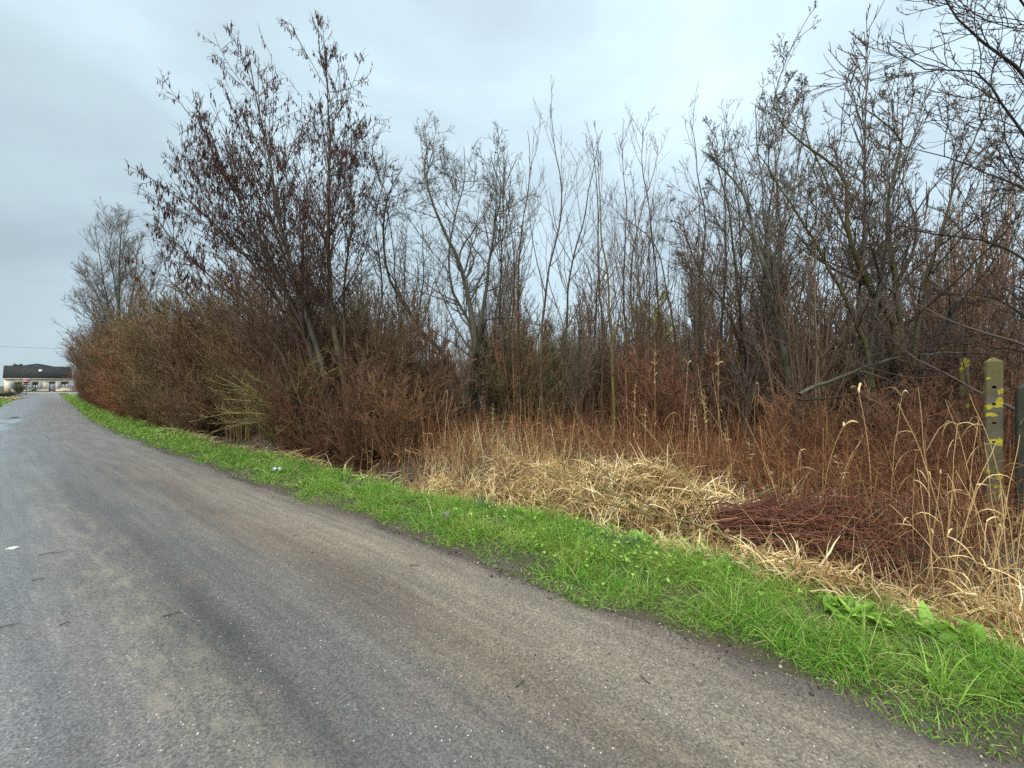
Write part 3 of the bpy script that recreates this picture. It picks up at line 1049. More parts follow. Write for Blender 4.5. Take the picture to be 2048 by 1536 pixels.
tree("alder", "forked grey stemmed alder full of catkins, leaning from the foot of the tallest alder", "tree", Ps, Rs, L_ALD, rng, M['bark_grey'], (1.25, 1.25, 1.2), TW_RED, catkins=(3300, .105, .0088, 1, 5.0))
rng = np.random.default_rng(103)
L_HAZ = [dict(n=19, t=(.3, .99), ang=(32, 9), ln=.33, fall=.7, m=10, wob=.06, trop=.05, rr=.5, rmin=.0075),
         dict(n=8, t=(.12, 1), ang=(44, 13), ln=.48, fall=.55, m=7, wob=.08, trop=.05, rr=.55, rmin=.0055),
         dict(n=3.4, t=(.2, 1), ang=(42, 14), ln=.40, fall=.4, m=4, wob=.12, trop=.0, rr=.6, rmin=.0046)]
Ps, Rs = stems_px([([(680, 880), (600, 660), (470, 490), (380, 400), (335, 365)], 9.0, 7.9, .05, .007),
                   ([(672, 870), (560, 610), (440, 450), (370, 350), (345, 295)], 9.2, 8.6, .05, .007),
                   ([(690, 870), (600, 640), (500, 440), (430, 310), (400, 250)], 9.1, 8.6, .05, .007),
                   ([(660, 860), (520, 650), (400, 530), (330, 460), (305, 425)], 8.9, 7.8, .045, .006),
                   ([(655, 870), (500, 690), (390, 600), (320, 545)], 9.0, 8.0, .04, .006)], rng)
ground_stems(Ps, range(5))
tree("hazel", "many stemmed hazel with catkins arching out over the road verge", "tree", Ps, Rs, L_HAZ, rng, M['bark_dark'], (1.4, 1.1, .9), TW_RED, catkins=(1900, .110, .0090, 1, 3.8), trunk_name="stems")

# shoots and brush hiding the feet of the catkin trees
# thin straight saplings between the catkin trees
rng = np.random.default_rng(104)
L_SAP = [dict(n=13, t=(.25, .98), ang=(34, 9), ln=.30, fall=.7, m=8, wob=.07, trop=.16, rr=.55, rmin=.006),
         dict(n=5, t=(.2, 1), ang=(36, 12), ln=.38, fall=.4, m=5, wob=.09, trop=.10, rr=.6, rmin=.0045),
         dict(n=1.2, t=(.3, 1), ang=(36, 12), ln=.4, fall=.4, m=4, wob=.1, trop=.06, rr=.7, rmin=.004)]

# --- crooked willow in the middle
rng = np.random.default_rng(105)
L_WIL = [dict(n=20, t=(.22, .98), ang=(48, 14), ln=.34, fall=.6, m=10, wob=.17, trop=.07, rr=.5, rmin=.010),
         dict(n=9, t=(.15, 1), ang=(45, 14), ln=.42, fall=.4, m=8, wob=.16, trop=.06, rr=.55, rmin=.007),
         dict(n=5, t=(.2, 1), ang=(42, 14), ln=.45, fall=.3, m=5, wob=.14, trop=.08, rr=.6, rmin=.0052),
         dict(n=1.6, t=(.2, 1), ang=(40, 14), ln=.5, fall=.3, m=4, wob=.12, trop=.08, rr=.7, rmin=.0045)]
Ps, Rs = stems_px([([(946, 850), (935, 760), (950, 690), (943, 610), (918, 520), (888, 460), (862, 400), (850, 330), (862, 280)], 11, 11, .13, .012),
                   ([(950, 850), (948, 740), (962, 640), (978, 540), (988, 470), (1002, 400), (985, 320)], 11, 11.4, .10, .010),
                   ([(940, 850), (905, 740), (850, 670), (800, 600), (770, 500), (775, 400), (800, 330)], 11, 10.6, .09, .010),
                   ([(948, 850), (960, 760), (940, 650), (900, 560), (905, 450), (930, 360), (925, 290)], 11, 11.6, .07, .008)], rng, 18, .035)
ground_stems(Ps, range(4))
tree("willow", "crooked grey willow with a bent trunk and round bare crown behind the reeds", "tree", Ps, Rs, L_WIL, rng, M['bark_grey'], (1.0, 1.0, .9), (.125, .108, .085))
# dead broken stub leaning on it
rng = np.random.default_rng(106)
Ps, Rs = stems_px([([(948, 850), (945, 780), (952, 710), (972, 640)], 10.7, 10.6, .09, .055)], rng, 12, .02)
ground_stems(Ps, [0])
b0 = Ps[0, 0].copy()
vt, ft = tubes(Ps - b0, Rs, 8)
stub = thing("broken_tree", "dead black broken trunk leaning beside the crooked grey willow", "tree", b0)
link("trunk", mesh_from("trunk", np.concatenate([vt, vt[-8:].mean(0)[None] + [0, 0, .02]]), [ft, np.array([[len(vt) - 8 + j, len(vt) - 8 + (j + 1) % 8, len(vt)] for j in range(8)])], M['bark_dark'], True), stub, (.45, .42, .4))

# --- open saplings in the middle of the picture, each with its own course
SAP = [([(1090, 825), (1082, 700), (1095, 560), (1125, 400), (1108, 300), (1100, 208)], 9.0, .042, "dark sapling with an s-shaped stem and the highest tip above the gap"),
       ([(1125, 825), (1128, 690), (1140, 560), (1165, 440), (1185, 330), (1205, 262)], 9.2, .040, "smooth sapling leaning over the gap with a wide forked top"),
       ([(1042, 825), (1040, 700), (1035, 560), (1048, 430), (1062, 330), (1055, 262)], 9.6, .036, "slim upright sapling between the crooked willow and the gap"),
       ([(1205, 825), (1205, 700), (1200, 560), (1195, 430), (1190, 330), (1182, 270)], 9.4, .038, "straight reddish sapling in the middle of the gap"),
       ([(1228, 830), (1224, 690), (1212, 540), (1200, 420), (1198, 340), (1192, 300)], 9.0, .045, "mossy yellow-brown sapling standing over the straw mound"),
       ([(1250, 820), (1252, 700), (1250, 560), (1252, 430), (1246, 330), (1237, 272)], 9.8, .036, "thin sapling with steep side shoots behind the straw mound"),
       ([(1290, 820), (1275, 700), (1262, 560), (1280, 430), (1310, 340), (1318, 290)], 9.5, .036, "sapling with a bowed stem and upturned tip near the yellow-green tree"),
       ([(1330, 815), (1322, 690), (1312, 560), (1300, 430), (1285, 330), (1285, 250)], 9.9, .036, "sapling rising in front of the yellow-green tree"),
       ([(1372, 815), (1350, 680), (1330, 560), (1300, 470), (1240, 430), (1215, 400)], 9.4, .032, "sapling arching low across the gap"),
       ([(1400, 815), (1395, 690), (1402, 560), (1410, 430), (1395, 330), (1378, 238)], 9.4, .042, "sapling with a spiky top at the edge of the dense thicket"),
       ([(1432, 815), (1440, 690), (1450, 560), (1452, 430), (1448, 330), (1452, 225)], 9.8, .045, "pole-like sapling with a thick dark lower stem by the thicket"),
       ([(1470, 815), (1478, 690), (1482, 560), (1478, 430), (1470, 330), (1488, 250)], 10.2, .045, "pole-like twin of the dark stemmed sapling, growing just behind it"),
       ([(1010, 830), (1015, 700), (1030, 560), (1020, 430), (1000, 350), (995, 300)], 10.0, .034, "pale sapling leaning towards the crooked willow"),
       ([(760, 850), (756, 700), (760, 560), (752, 430), (770, 350), (775, 300)], 10.2, .040, "plain sapling between the catkin trees and the crooked willow"),
       ([(810, 850), (806, 700), (790, 560), (782, 450), (760, 370), (748, 320)], 10.6, .036, "thin sapling bending into the catkin trees")]
for i, (pts, Z, r0, lab) in enumerate(SAP):
    rng = np.random.default_rng(200 + i)
    Ps, Rs = stems_px([(pts, Z, Z + rng.uniform(-.5, .5), r0, .006)], rng, 18, .025)
    ground_stems(Ps, [0])
    g = rng.uniform(.8, 1.2)
    tree("sapling", lab, "sapling", Ps, Rs, L_SAP, rng, M['bark_moss'] if i == 4 else M['bark_dark'], (1.2 * g, 1.0 * g, .8 * g), tuple(np.array(TW_BRN) * g), group="saplings around the gap")

# --- trees on the right
rng = np.random.default_rng(301)
L_R = [dict(n=15, t=(.22, .98), ang=(42, 13), ln=.27, fall=.6, m=10, wob=.12, trop=.06, rr=.48, rmin=.008),
       dict(n=8, t=(.15, 1), ang=(42, 14), ln=.40, fall=.4, m=7, wob=.13, trop=.08, rr=.55, rmin=.0055),
       dict(n=4.5, t=(.2, 1), ang=(42, 14), ln=.42, fall=.3, m=5, wob=.12, trop=.08, rr=.6, rmin=.0042),
       dict(n=2.4, t=(.2, 1), ang=(40, 14), ln=.5, fall=.3, m=4, wob=.12, trop=.08, rr=.7, rmin=.0035)]
Ps, Rs = stems_px([([(1605, 800), (1572, 673), (1546, 576), (1524, 523), (1495, 400), (1450, 340), (1400, 300)], 7.6, 7.8, .085, .008),
                   ([(1603, 795), (1575, 680), (1556, 570), (1565, 450), (1590, 350), (1600, 270)], 7.7, 8.2, .06, .007)], rng, 18, .02)
ground_stems(Ps, range(2))
tree("willow", "pale lichen-grey willow leaning away from the fallen log", "tree", Ps, Rs, L_R, rng, M['bark_grey'], (1.6, 1.7, 1.6), (.13, .115, .092), buds=(1500, .022, .006, M['bud']))
rng = np.random.default_rng(302)
Ps, Rs = stems_px([([(1785, 830), (1795, 720), (1788, 643), (1753, 590), (1729, 544), (1703, 488), (1695, 430), (1697, 370), (1640, 310), (1570, 255), (1540, 195)], 6.8, 6.4, .075, .006),
                   ([(1795, 830), (1808, 690), (1790, 560), (1772, 422), (1791, 352), (1803, 278), (1790, 262), (1730, 215), (1690, 205)], 6.9, 6.8, .065, .006),
                   ([(1800, 830), (1840, 640), (1870, 500), (1905, 380), (1945, 290), (1975, 220)], 6.9, 6.4, .055, .006),
                   ([(1780, 820), (1730, 680), (1660, 540), (1585, 420), (1545, 350), (1515, 300)], 6.7, 6.3, .05, .006),
                   ([(1790, 820), (1770, 640), (1700, 470), (1640, 330), (1610, 260), (1600, 205)], 6.9, 7.3, .045, .006)], rng, 20, .025)
ground_stems(Ps, range(5))
tree("willow", "big dark willow with crooked mossy limbs and pale swelling buds", "tree", Ps, Rs, L_R, rng, M['bark_moss'], (1.15, 1.1, 1.0), (.135, .098, .076), buds=(5200, .026, .007, M['bud']))
rng = np.random.default_rng(303)
Ps, Rs = stems_px([([(1500, 805), (1492, 690), (1470, 560), (1462, 430), (1440, 340), (1430, 250)], 8.6, 8.8, .05, .006),
                   ([(1505, 805), (1520, 680), (1530, 540), (1540, 420), (1560, 300), (1575, 200)], 8.6, 9.0, .05, .006),
                   ([(1503, 805), (1480, 700), (1440, 600), (1390, 520), (1360, 440)], 8.6, 8.3, .04, .006)], rng, 18, .02)
ground_stems(Ps, range(3))
tree("willow", "slender three-stemmed willow fanning out beside the pale grey willow", "tree", Ps, Rs, L_R, rng, M['bark_dark'], (1.2, 1.1, .9), TW_BRN)
# the edge tree: its trunk stands at the frame's edge and its limbs arch back in
rng = np.random.default_rng(304)
L_E = [dict(n=18, t=(.2, 1), ang=(35, 12), ln=.30, fall=.4, m=11, wob=.08, trop=.03, rr=.5, rmin=.005, bias=(-.3, -.1, .0)),
       dict(n=7, t=(.15, 1), ang=(38, 14), ln=.40, fall=.3, m=8, wob=.10, trop=.05, rr=.55, rmin=.0048),
       dict(n=3.2, t=(.2, 1), ang=(40, 14), ln=.45, fall=.3, m=5, wob=.12, trop=.08, rr=.6, rmin=.0036)]
Ps, Rs = stems_px([([(2120, 1150), (2110, 800), (2130, 560), (2150, 350), (2060, 170), (1940, 70), (1880, -20)], 4.2, 4.4, .065, .006),
                   ([(2120, 700), (2130, 480), (2080, 300), (1960, 150), (1900, 140), (1830, 135), (1775, 85)], 4.3, 4.6, .026, .004),
                   ([(2120, 800), (2130, 500), (2060, 380), (1960, 340), (1880, 310), (1800, 290)], 4.3, 4.9, .026, .004),
                   ([(2115, 850), (2100, 600), (2000, 490), (1900, 470), (1800, 455), (1720, 440)], 4.3, 5.2, .024, .004),
                   ([(2112, 900), (2080, 680), (2000, 600), (1900, 590), (1820, 570)], 4.3, 5.6, .028, .004),
                   ([(2112, 950), (2070, 720), (1960, 690), (1860, 690), (1770, 700)], 4.3, 5.6, .02, .004),
                   ([(2140, 600), (2150, 300), (2080, 60), (1980, -60), (1900, -120)], 4.3, 4.2, .03, .004)], rng, 18, .02)
ground_stems(Ps, [0])
tree("cherry", "dark budded tree at the photo edge whose limbs arch over the lichened posts", "tree", Ps, Rs, L_E, rng, M['bark_dark'], (.8, .8, .75), (.085, .060, .054), buds=(1600, .018, .005, M['catkin']))

# --- grey poplar far down the hedge
rng = np.random.default_rng(305)
zz = 33.0
Ps, Rs = stems_px([([(232, 770), (236, 640), (240, 540), (243, 440)], zz, zz, .20, .02), ([(232, 770), (222, 640), (205, 560), (196, 490)], zz, zz, .14, .02),
                   ([(233, 770), (255, 640), (268, 560), (278, 490)], zz, zz + 1, .14, .02), ([(231, 770), (210, 680), (180, 620), (158, 600)], zz, zz, .12, .015),
                   ([(233, 770), (270, 660), (300, 580), (320, 520)], zz, zz + 1, .12, .015), ([(232, 770), (215, 650), (185, 570), (165, 540)], zz, zz, .12, .015),
                   ([(232, 770), (240, 640), (222, 520), (225, 455)], zz, zz + 1, .12, .015)], rng, 12, .05)
ground_stems(Ps, range(7))
tree("willow", "tall rounded grey willow rising above the far end of the hedge", "tree", Ps, Rs,
     [dict(n=26, t=(.2, .98), ang=(30, 10), ln=.30, fall=.5, m=8, wob=.06, trop=.06, rr=.4, rmin=.016), dict(n=10, t=(.15, 1), ang=(30, 12), ln=.40, fall=.4, m=5, wob=.08, trop=.05, rr=.5, rmin=.011),
      dict(n=6, t=(.2, 1), ang=(32, 12), ln=.48, fall=.3, m=4, wob=.08, trop=.06, rr=.6, rmin=.0075)], rng, M['bark_grey'], W1, (.17, .145, .125))


# ------------------------------------------------------------------ hedge shrubs along the road
def shrub_proto(seed, h, n_st, spread, levels, lean=0.9, m=10):
    rng = np.random.default_rng(seed)
    a = rng.uniform(0, 2 * np.pi, n_st); r = np.sqrt(rng.random(n_st)) * spread * 0.35
    p0 = np.stack([r * np.cos(a), r * np.sin(a), np.full(n_st, -.05)], 1)
    hh = h * rng.uniform(.55, 1.05, n_st)
    out = rng.uniform(.05, 1, n_st) * spread * lean
    Ps = np.empty((n_st, m, 3))
    for j in range(m):
        t = j / (m - 1)
        Ps[:, j, 0] = p0[:, 0] + np.cos(a) * out * t ** 1.3
        Ps[:, j, 1] = p0[:, 1] + np.sin(a) * out * t ** 1.3
        Ps[:, j, 2] = -.05 + hh * (t - .10 * (out / spread) * t * t)
    Ps[:, 1:] += np.cumsum(rng.normal(0, .02 * h / 6, (n_st, m - 1, 3)), axis=1)
    Rs = np.linspace(.028, .006, m)[None] * rng.uniform(.6, 1.3, n_st)[:, None] * (h / 6)
    root = thing("shrub", "x x x x", "shrub", (0, 0, 0))
    link("stems", mesh_from("stems", *tubes(Ps, Rs, 4), M['twig']), root)
    parts, cur = [], (Ps, Rs)
    for lv in levels:
        cur = grow(cur[0], cur[1], rng, **lv)
        parts.append(tubes(cur[0], cur[1], 3))
    v, f = join(parts)
    link("crown", mesh_from("crown", v, f, M['twig']), root)
    return root


def L_SH(rm, a=13, b=8):
    return [dict(n=a, t=(.06, .98), ang=(42, 12), ln=.30, fall=.5, m=6, wob=.10, trop=.07, rr=.6, rmin=rm * 1.5), dict(n=b, t=(.15, 1), ang=(38, 14), ln=.45, fall=.3, m=4, wob=.12, trop=.06, rr=.6, rmin=rm)]


SH = [shrub_proto(401, 6.0, 46, 1.7, L_SH(.0075)), shrub_proto(402, 5.5, 52, 1.6, L_SH(.009)), shrub_proto(403, 6.5, 44, 1.9, L_SH(.010, 14, 8)), shrub_proto(404, 3.2, 60, 1.5, L_SH(.006, 12, 8))]
_sh_used = set()


def shrub(i, s, q, sc, color, label, rz, group=None, z=0.0):
    xy = road_xy(s, q); loc = (xy[0], xy[1], float(ground_h(s, q)) + z)
    if i not in _sh_used:
        _sh_used.add(i)
        o = SH[i]; o.location = loc; o.rotation_euler = (0, 0, rz); o.scale = (sc,) * 3 if isinstance(sc, (int, float)) else sc
        o["label"] = label
        if group: o["group"] = group
        for ch in o.children: ch.color = (*color, 1)
        return o
    return dup(SH[i], loc, rz, sc, label, group, color)


HG = "tall hazel shrubs along the road verge"
OL, RB, OR_, BR, GB = (.165, .115, .050), (.20, .085, .050), (.25, .112, .050), (.165, .098, .055), (.155, .112, .072)
for (i, s, q, sc, col, lab, rz) in (
        (0, 12.5, 5.3, .95, BR, "tall brown hazel shrub next to the yellow-twigged shrub", .3),
        (0, 15.0, 5.2, 1.0, OL, "olive hazel shrub behind the yellow-twigged shrub, first of the dense hedge", 2.0),
        (1, 18.0, 5.0, 1.08, BR, "brown dense hazel shrub before the olive stretch of the hedge", 1.0),
        (1, 21.0, 4.9, 1.05, OL, "olive hedge shrub with fine upright shoots mid hedge", 4.0),
        (0, 24.0, 4.9, 1.05, OL, "broad olive shrub in front of the orange-brown one", 5.0),
        (2, 28.0, 4.7, .92, OR_, "orange-brown shrub standing out low in the hedge", 1.5),
        (1, 32.0, 4.7, 1.15, BR, "brown shrub just beyond the orange-brown one", 2.5),
        (2, 36.5, 4.6, 1.0, OL, "olive shrub under the grey willow", .5),
        (2, 41.0, 4.6, 1.02, BR, "brown hedge shrub under the grey willow", 3.5),
        (1, 46.0, 4.5, 1.25, GB, "grey-brown shrub beyond the grey willow", .2),
        (2, 51.0, 4.5, 1.1, BR, "brown shrub near the hedge end", 2.2),
        (2, 57.0, 4.5, (.95, .95, 1.12), RB, "rusty brown shrub near the hedge end", 4.2),
        (2, 63.0, 4.7, (.85, .85, 1.12), BR, "second last shrub of the hedge, brown and tall", 5.6),
        (2, 69.0, 4.9, (.72, .72, 1.05), RB, "reddish last shrub of the hedge opposite the house", 1.1)):
    shrub(i, s, q, sc, col, lab, rz, HG)
# low shoots in front of and behind them
LG = "low twiggy shrubs at the foot of the hedge"
for (s, q, sc, col, lab) in ((16.8, 4.4, .75, BR, "low brown shrub at the hedge foot beside the yellow-twigged shrub"), (19.5, 4.3, .75, OL, "low olive shrub at the hedge foot by the brown hazel"),
                             (22.5, 4.2, .8, OL, "low olive shrub at the foot of the olive hedge stretch"), (26.0, 4.1, .85, OR_, "low orange-brown shrub at the hedge foot"),
                             (29.5, 4.1, .85, OR_, "low orange shrub below the orange-brown hedge shrub"), (34, 4.0, .9, RB, "low rusty shrub at the hedge foot below the grey willow"),
                             (39, 4.0, .95, BR, "low brown shrub at the hedge foot past the grey willow"), (45, 4.0, .9, RB, "low rusty shrub half way down the hedge"),
                             (52, 4.1, .85, RB, "low reddish shrub near the hedge end"), (60, 4.2, .75, RB, "low reddish shrub by the verge corner")):
    shrub(3, s, q, sc, col, lab, s, LG)
# yellow-twigged shrub reaching over the verge
rng = np.random.default_rng(410)
n_ = 34
Zs = 9.9
spec = []
for k in range(n_):
    bx, by = 600 + rng.normal(0, 18), 900
    tx, ty = rng.uniform(405, 560), rng.uniform(720, 880)
    if rng.random() < .3: tx, ty = rng.uniform(560, 680), rng.uniform(690, 780)
    mx, my = (bx + tx) / 2 + rng.normal(0, 12), (by + ty) / 2 - rng.uniform(15, 45)
    spec.append(([(bx, by), ((bx + mx) / 2, (by + my) / 2 - 12), (mx, my), (tx, ty)], Zs, Zs - rng.uniform(0, 1.6), .020, .005))
Ps, Rs = stems_px(spec, rng, 10, .03)
ground_stems(Ps, range(n_))
tree("shrub", "yellow-green twigged willow shrub arching low over the grass verge", "shrub", Ps, Rs,
     [dict(n=7, t=(.25, .98), ang=(36, 12), ln=.32, fall=.4, m=7, wob=.10, trop=.04, rr=.6, rmin=.006), dict(n=4, t=(.2, 1), ang=(36, 14), ln=.45, fall=.3, m=4, wob=.12, trop=.05, rr=.6, rmin=.0045)],
     rng, M['twig'], (.235, .20, .080), (.215, .185, .072), trunk_name="stems")
# reddish and brown shrubs in the thicket's foot
FG = "red-brown brush at the feet of the catkin trees"
for (s, q, sc, col, lab) in ((9.9, 4.7, (.75, .75, .85), (.165, .080, .044), "red-brown brush hiding the hazel's many stems"),
                             (8.9, 4.75, (.6, .6, .7), (.155, .075, .043), "red-brown brush in front of the alders' feet"), (8.1, 5.0, (.6, .6, .75), (.155, .080, .048), "red-brown brush beside the tallest alder's foot"),
                             (7.2, 5.3, (.6, .6, .6), (.22, .12, .06), "red-brown brush between the tallest alder and the reeds"), (8.6, 5.9, (.9, .9, 1.25), (.17, .115, .07), "tall brown brush right behind the alders' feet"),
                             (10.4, 5.9, (.95, .95, 1.35), (.17, .11, .065), "tall brown brush behind the hazel's stems")):
    shrub(3, s, q, sc, col, lab, s * 2.1, FG)
TG = "low shrubs in the foot of the thicket"
for (s, q, sc, col, lab) in ((11.0, 5.6, 1.0, (0.160, 0.088, 0.056), "low red-brown shrub between the yellow-twigged shrub and the catkin trees"), (9.6, 5.9, .95, (0.168, 0.088, 0.051), "low red-brown shrub at the foot of the catkin trees"),
                             (8.0, 6.8, 1.0, (0.168, 0.096, 0.058), "low brown shrub behind the catkin trees"), (12.5, 7.5, 1.3, (0.160, 0.120, 0.064), "wide olive shrub behind the yellow-twigged shrub"),
                             (6.5, 9.0, 1.0, (0.144, 0.120, 0.056), "olive shrub around the crooked willow's foot"), (7.5, 10.5, 1.2, (0.136, 0.128, 0.056), "dense olive shrub behind the crooked willow"),
                             (3.0, 9.5, .8, (0.208, 0.099, 0.056), "low russet shrub between the open saplings"), (5, 12.5, 1.0, (0.192, 0.109, 0.064), "russet shrub deep behind the crooked willow"),
                             (0.5, 10.5, .9, (0.176, 0.112, 0.064), "low brown shrub under the pole-like saplings"), (-1.5, 10, .85, (0.160, 0.099, 0.064), "brown shrub behind the pale grey willow"),
                             (-3.5, 11.0, 1.0, (0.160, 0.112, 0.072), "dense brown shrub behind the big dark willow"), (-5.0, 9.0, .9, (0.160, 0.104, 0.072), "brown shrub behind the lichened posts"),
                             (-6.5, 10.0, 1.2, (0.144, 0.096, 0.072), "dark brown shrub behind the small lichened post"), (0.0, 13, 1.2, (0.176, 0.120, 0.072), "brown shrub deep in the thicket beyond the saplings"),
                             (-1.0, 7.9, (.5, .5, .52), (.24, .12, .07), "waist-high russet shrub below the lower end of the fallen log"), (-1.9, 8.3, (.5, .5, .55), (.22, .11, .065), "waist-high russet shrub under the middle of the fallen log"),
                             (0.2, 8.0, (.5, .5, .45), (.25, .125, .065), "waist-high orange-brown shrub beyond the red dogwood, clear of the log"),
                             (-2.5, 14, 1.3, (0.168, 0.112, 0.080), "grey-brown shrub deep behind the willows")):
    shrub(3, s, q, sc, col, lab, s * 1.7 + q, TG)

# ------------------------------------------------------------------ the thicket behind: individual bare saplings
def sap_proto(seed, h, dense):
    rng = np.random.default_rng(seed)
    m = 16
    dx = rng.normal(0, .05 * h, 2)
    ns = rng.integers(1, 4)
    Ps, Rs = [], []
    for k in range(ns):
        a = rng.uniform(0, 6.28); sp = .10 * h * rng.uniform(.3, 1) * (k > 0)
        pts = [(0, 0, -.1), (np.cos(a) * sp * .3, np.sin(a) * sp * .3, h * .3), (np.cos(a) * sp * .7 + dx[0] * .5, np.sin(a) * sp * .7 + dx[1] * .5, h * .65), (np.cos(a) * sp + dx[0], np.sin(a) * sp + dx[1], h * rng.uniform(.85, 1.05))]
        Ps.append(resample(pts, m, .03, rng)); Rs.append(np.linspace(.042, .009, m) * rng.uniform(.7, 1.1))
    root = thing("sapling", "x x x x", "sapling", (0, 0, 0))
    Ps, Rs = np.array(Ps), np.array(Rs)
    link("trunk", mesh_from("trunk", *tubes(Ps, Rs, 5), M['bark_grey'], True), root)
    a = grow(Ps, Rs, rng, n=17 * dense, t=(.15, .98), ang=(30, 9), ln=.28, fall=.6, m=6, wob=.05, trop=.10, rr=.45, rmin=.010)
    b_ = grow(a[0], a[1], rng, n=6, t=(.15, 1), ang=(32, 10), ln=.42, fall=.3, m=4, wob=.06, trop=.07, rr=.6, rmin=.0085)
    c_ = grow(b_[0], b_[1], rng, n=1.8, t=(.2, 1), ang=(34, 10), ln=.45, fall=.3, m=3, wob=.06, trop=.06, rr=.6, rmin=.0072)
    v, f = join([tubes(*a, 4), tubes(*b_, 3), tubes(*c_, 3)])
    link("crown", mesh_from("crown", v, f, M['twig']), root)
    return root


SP = [sap_proto(500 + i, h, d_) for i, (h, d_) in enumerate(((7.5, 1.0), (8.5, 1.1), (6.5, 1.2), (8.0, .9), (7.0, 1.3), (5.5, 1.3)))]
rng = np.random.default_rng(600)
BG = "bare saplings of the thicket behind the roadside trees"
_k = 0
ring = []
for (s0, s1, q0, q1, n_) in ((9, 40, 7.5, 17, 40), (-9, 11, 8.5, 14.5, 24), (-10, 9, 11.5, 18, 50), (-16, 24, 17, 30, 64), (-25, 60, 28, 50, 48)):
    for _ in range(n_):
        s, q = rng.uniform(s0, s1), rng.uniform(q0, q1)
        xy = road_xy(s, q)
        px = 1024 + F * xy[0] / max(xy[1], .5)
        gap = 1040 < px < 1400
        if px < 150 or px > 2300 or xy[1] < 5: continue
        if gap and xy[1] < 10.5: continue
        if px > 1750 and xy[1] < 9.5: continue
        sc = rng.uniform(.75, 1.1) * (.86 if gap else 1.0) * (1.12 if px < 800 else 1.0)
        ring.append((s, q, xy, sc, px))
for j, (s, q, xy, sc, px) in enumerate(ring):
    g = rng.uniform(.8, 1.25)
    colr = (.165 * g, .126 * g, .100 * g) if rng.random() < .6 else ((.19 * g, .116 * g, .084 * g) if rng.random() < .6 else (.165 * g, .142 * g, .082 * g))
    loc = (xy[0], xy[1], float(ground_h(s, q)))
    i = j % len(SP)
    lab = "thin bare sapling in the grey-brown thicket behind the roadside trees"
    if j < len(SP):
        o = SP[i]; o.location = loc; o.rotation_euler = (0, 0, rng.uniform(0, 6.28)); o.scale = (sc,) * 3
        o["label"] = lab; o["group"] = BG
        for ch in o.children: ch.color = (*colr, 1) if ch.name.startswith("crown") else (1, 1, 1, 1)
    else:
        o = dup(SP[i], loc, rng.uniform(0, 6.28), sc, lab, BG)
        for ch in o.children: ch.color = (*colr, 1) if ch.name.startswith("crown") else (1, 1, 1, 1)

# whippy shrubs of upright rods between the saplings
WH_ = []
for k_, (h_, n__) in enumerate(((5.2, 14), (4.4, 18), (6.0, 11))):
    WH_.append(shrub_proto(560 + k_, h_, n__, 1.0, [dict(n=9, t=(.2, .98), ang=(26, 8), ln=.24, fall=.5, m=5, wob=.05, trop=.10, rr=.6, rmin=.0065), dict(n=2.4, t=(.2, 1), ang=(28, 9), ln=.42, fall=.3, m=3, wob=.06, trop=.08, rr=.6, rmin=.005)], .75, 9))
rng = np.random.default_rng(620)
WG = "whippy shrubs of upright rods among the saplings"
WL = "thin upright rods of a whippy brown shrub growing among the saplings"
k_ = 0
for (s0, s1, q0, q1, n__) in ((-5, 9, 8.0, 14, 44), (8, 26, 6.2, 10, 18), (-9, 16, 13, 24, 70)):
    for _ in range(n__):
        s, q = rng.uniform(s0, s1), rng.uniform(q0, q1)
        xy = road_xy(s, q); loc = (xy[0], xy[1], float(ground_h(s, q)))
        g = rng.uniform(.8, 1.25); colr = ((.17 * g, .115 * g, .080 * g), (.15 * g, .125 * g, .095 * g), (.22 * g, .12 * g, .070 * g))[rng.integers(0, 3)]
        sc = rng.uniform(.7, 1.1); sc = (sc, sc, sc * rng.uniform(.7, 1.15))
        if k_ < 3:
            o = WH_[k_]; o.location = loc; o.scale = sc; o["label"] = WL; o["group"] = WG
            for ch in o.children: ch.color = (*colr, 1)
        else:
            dup(WH_[k_ % 3], loc, rng.uniform(0, 6.28), sc, WL, WG, colr)
        k_ += 1

# far wood: one brown-grey mass of twigs beyond the thicket
def far_wood():
    rng = np.random.default_rng(700)
    n = 3600
    s = rng.uniform(-60, 110, n); q = rng.uniform(46, 80, n)
    xy = road_xy(s, q)
    px = 1024 + F * xy[:, 0] / np.maximum(xy[:, 1], 1)
    ok = (xy[:, 1] > 20) & (px > -100) & (px < 2150)
    xy = xy[ok]; n = len(xy); m = 6
    h = rng.uniform(2.5, 8.0, n)
    Ps = np.empty((n, m, 3)); dx = rng.normal(0, .06, (n, 2)) * h[:, None]
    for j in range(m):
        t = j / (m - 1)
        Ps[:, j, :2] = xy + dx * t ** 1.5; Ps[:, j, 2] = h * t
    Rs = np.linspace(.05, .02, m)[None] * np.ones((n, 1))
    a = grow(Ps, Rs, rng, n=8, t=(.1, .98), ang=(36, 10), ln=.3, fall=.5, m=4, wob=.1, trop=.1, rr=.5, rmin=.028)
    b_ = grow(a[0], a[1], rng, n=3, t=(.2, 1), ang=(38, 12), ln=.45, fall=.3, m=3, wob=.1, trop=.05, rr=.6, rmin=.02)
    v, f = join([tubes(Ps, Rs, 3), tubes(*a, 3), tubes(*b_, 3)])
    tag(link("far_wood", mesh_from("far_wood", v, f, M['twig']), None, (.20, .165, .15)), "hazy grey-brown wood seen through the thicket", "wood", kind="stuff")


far_wood()

# ------------------------------------------------------------------ undergrowth


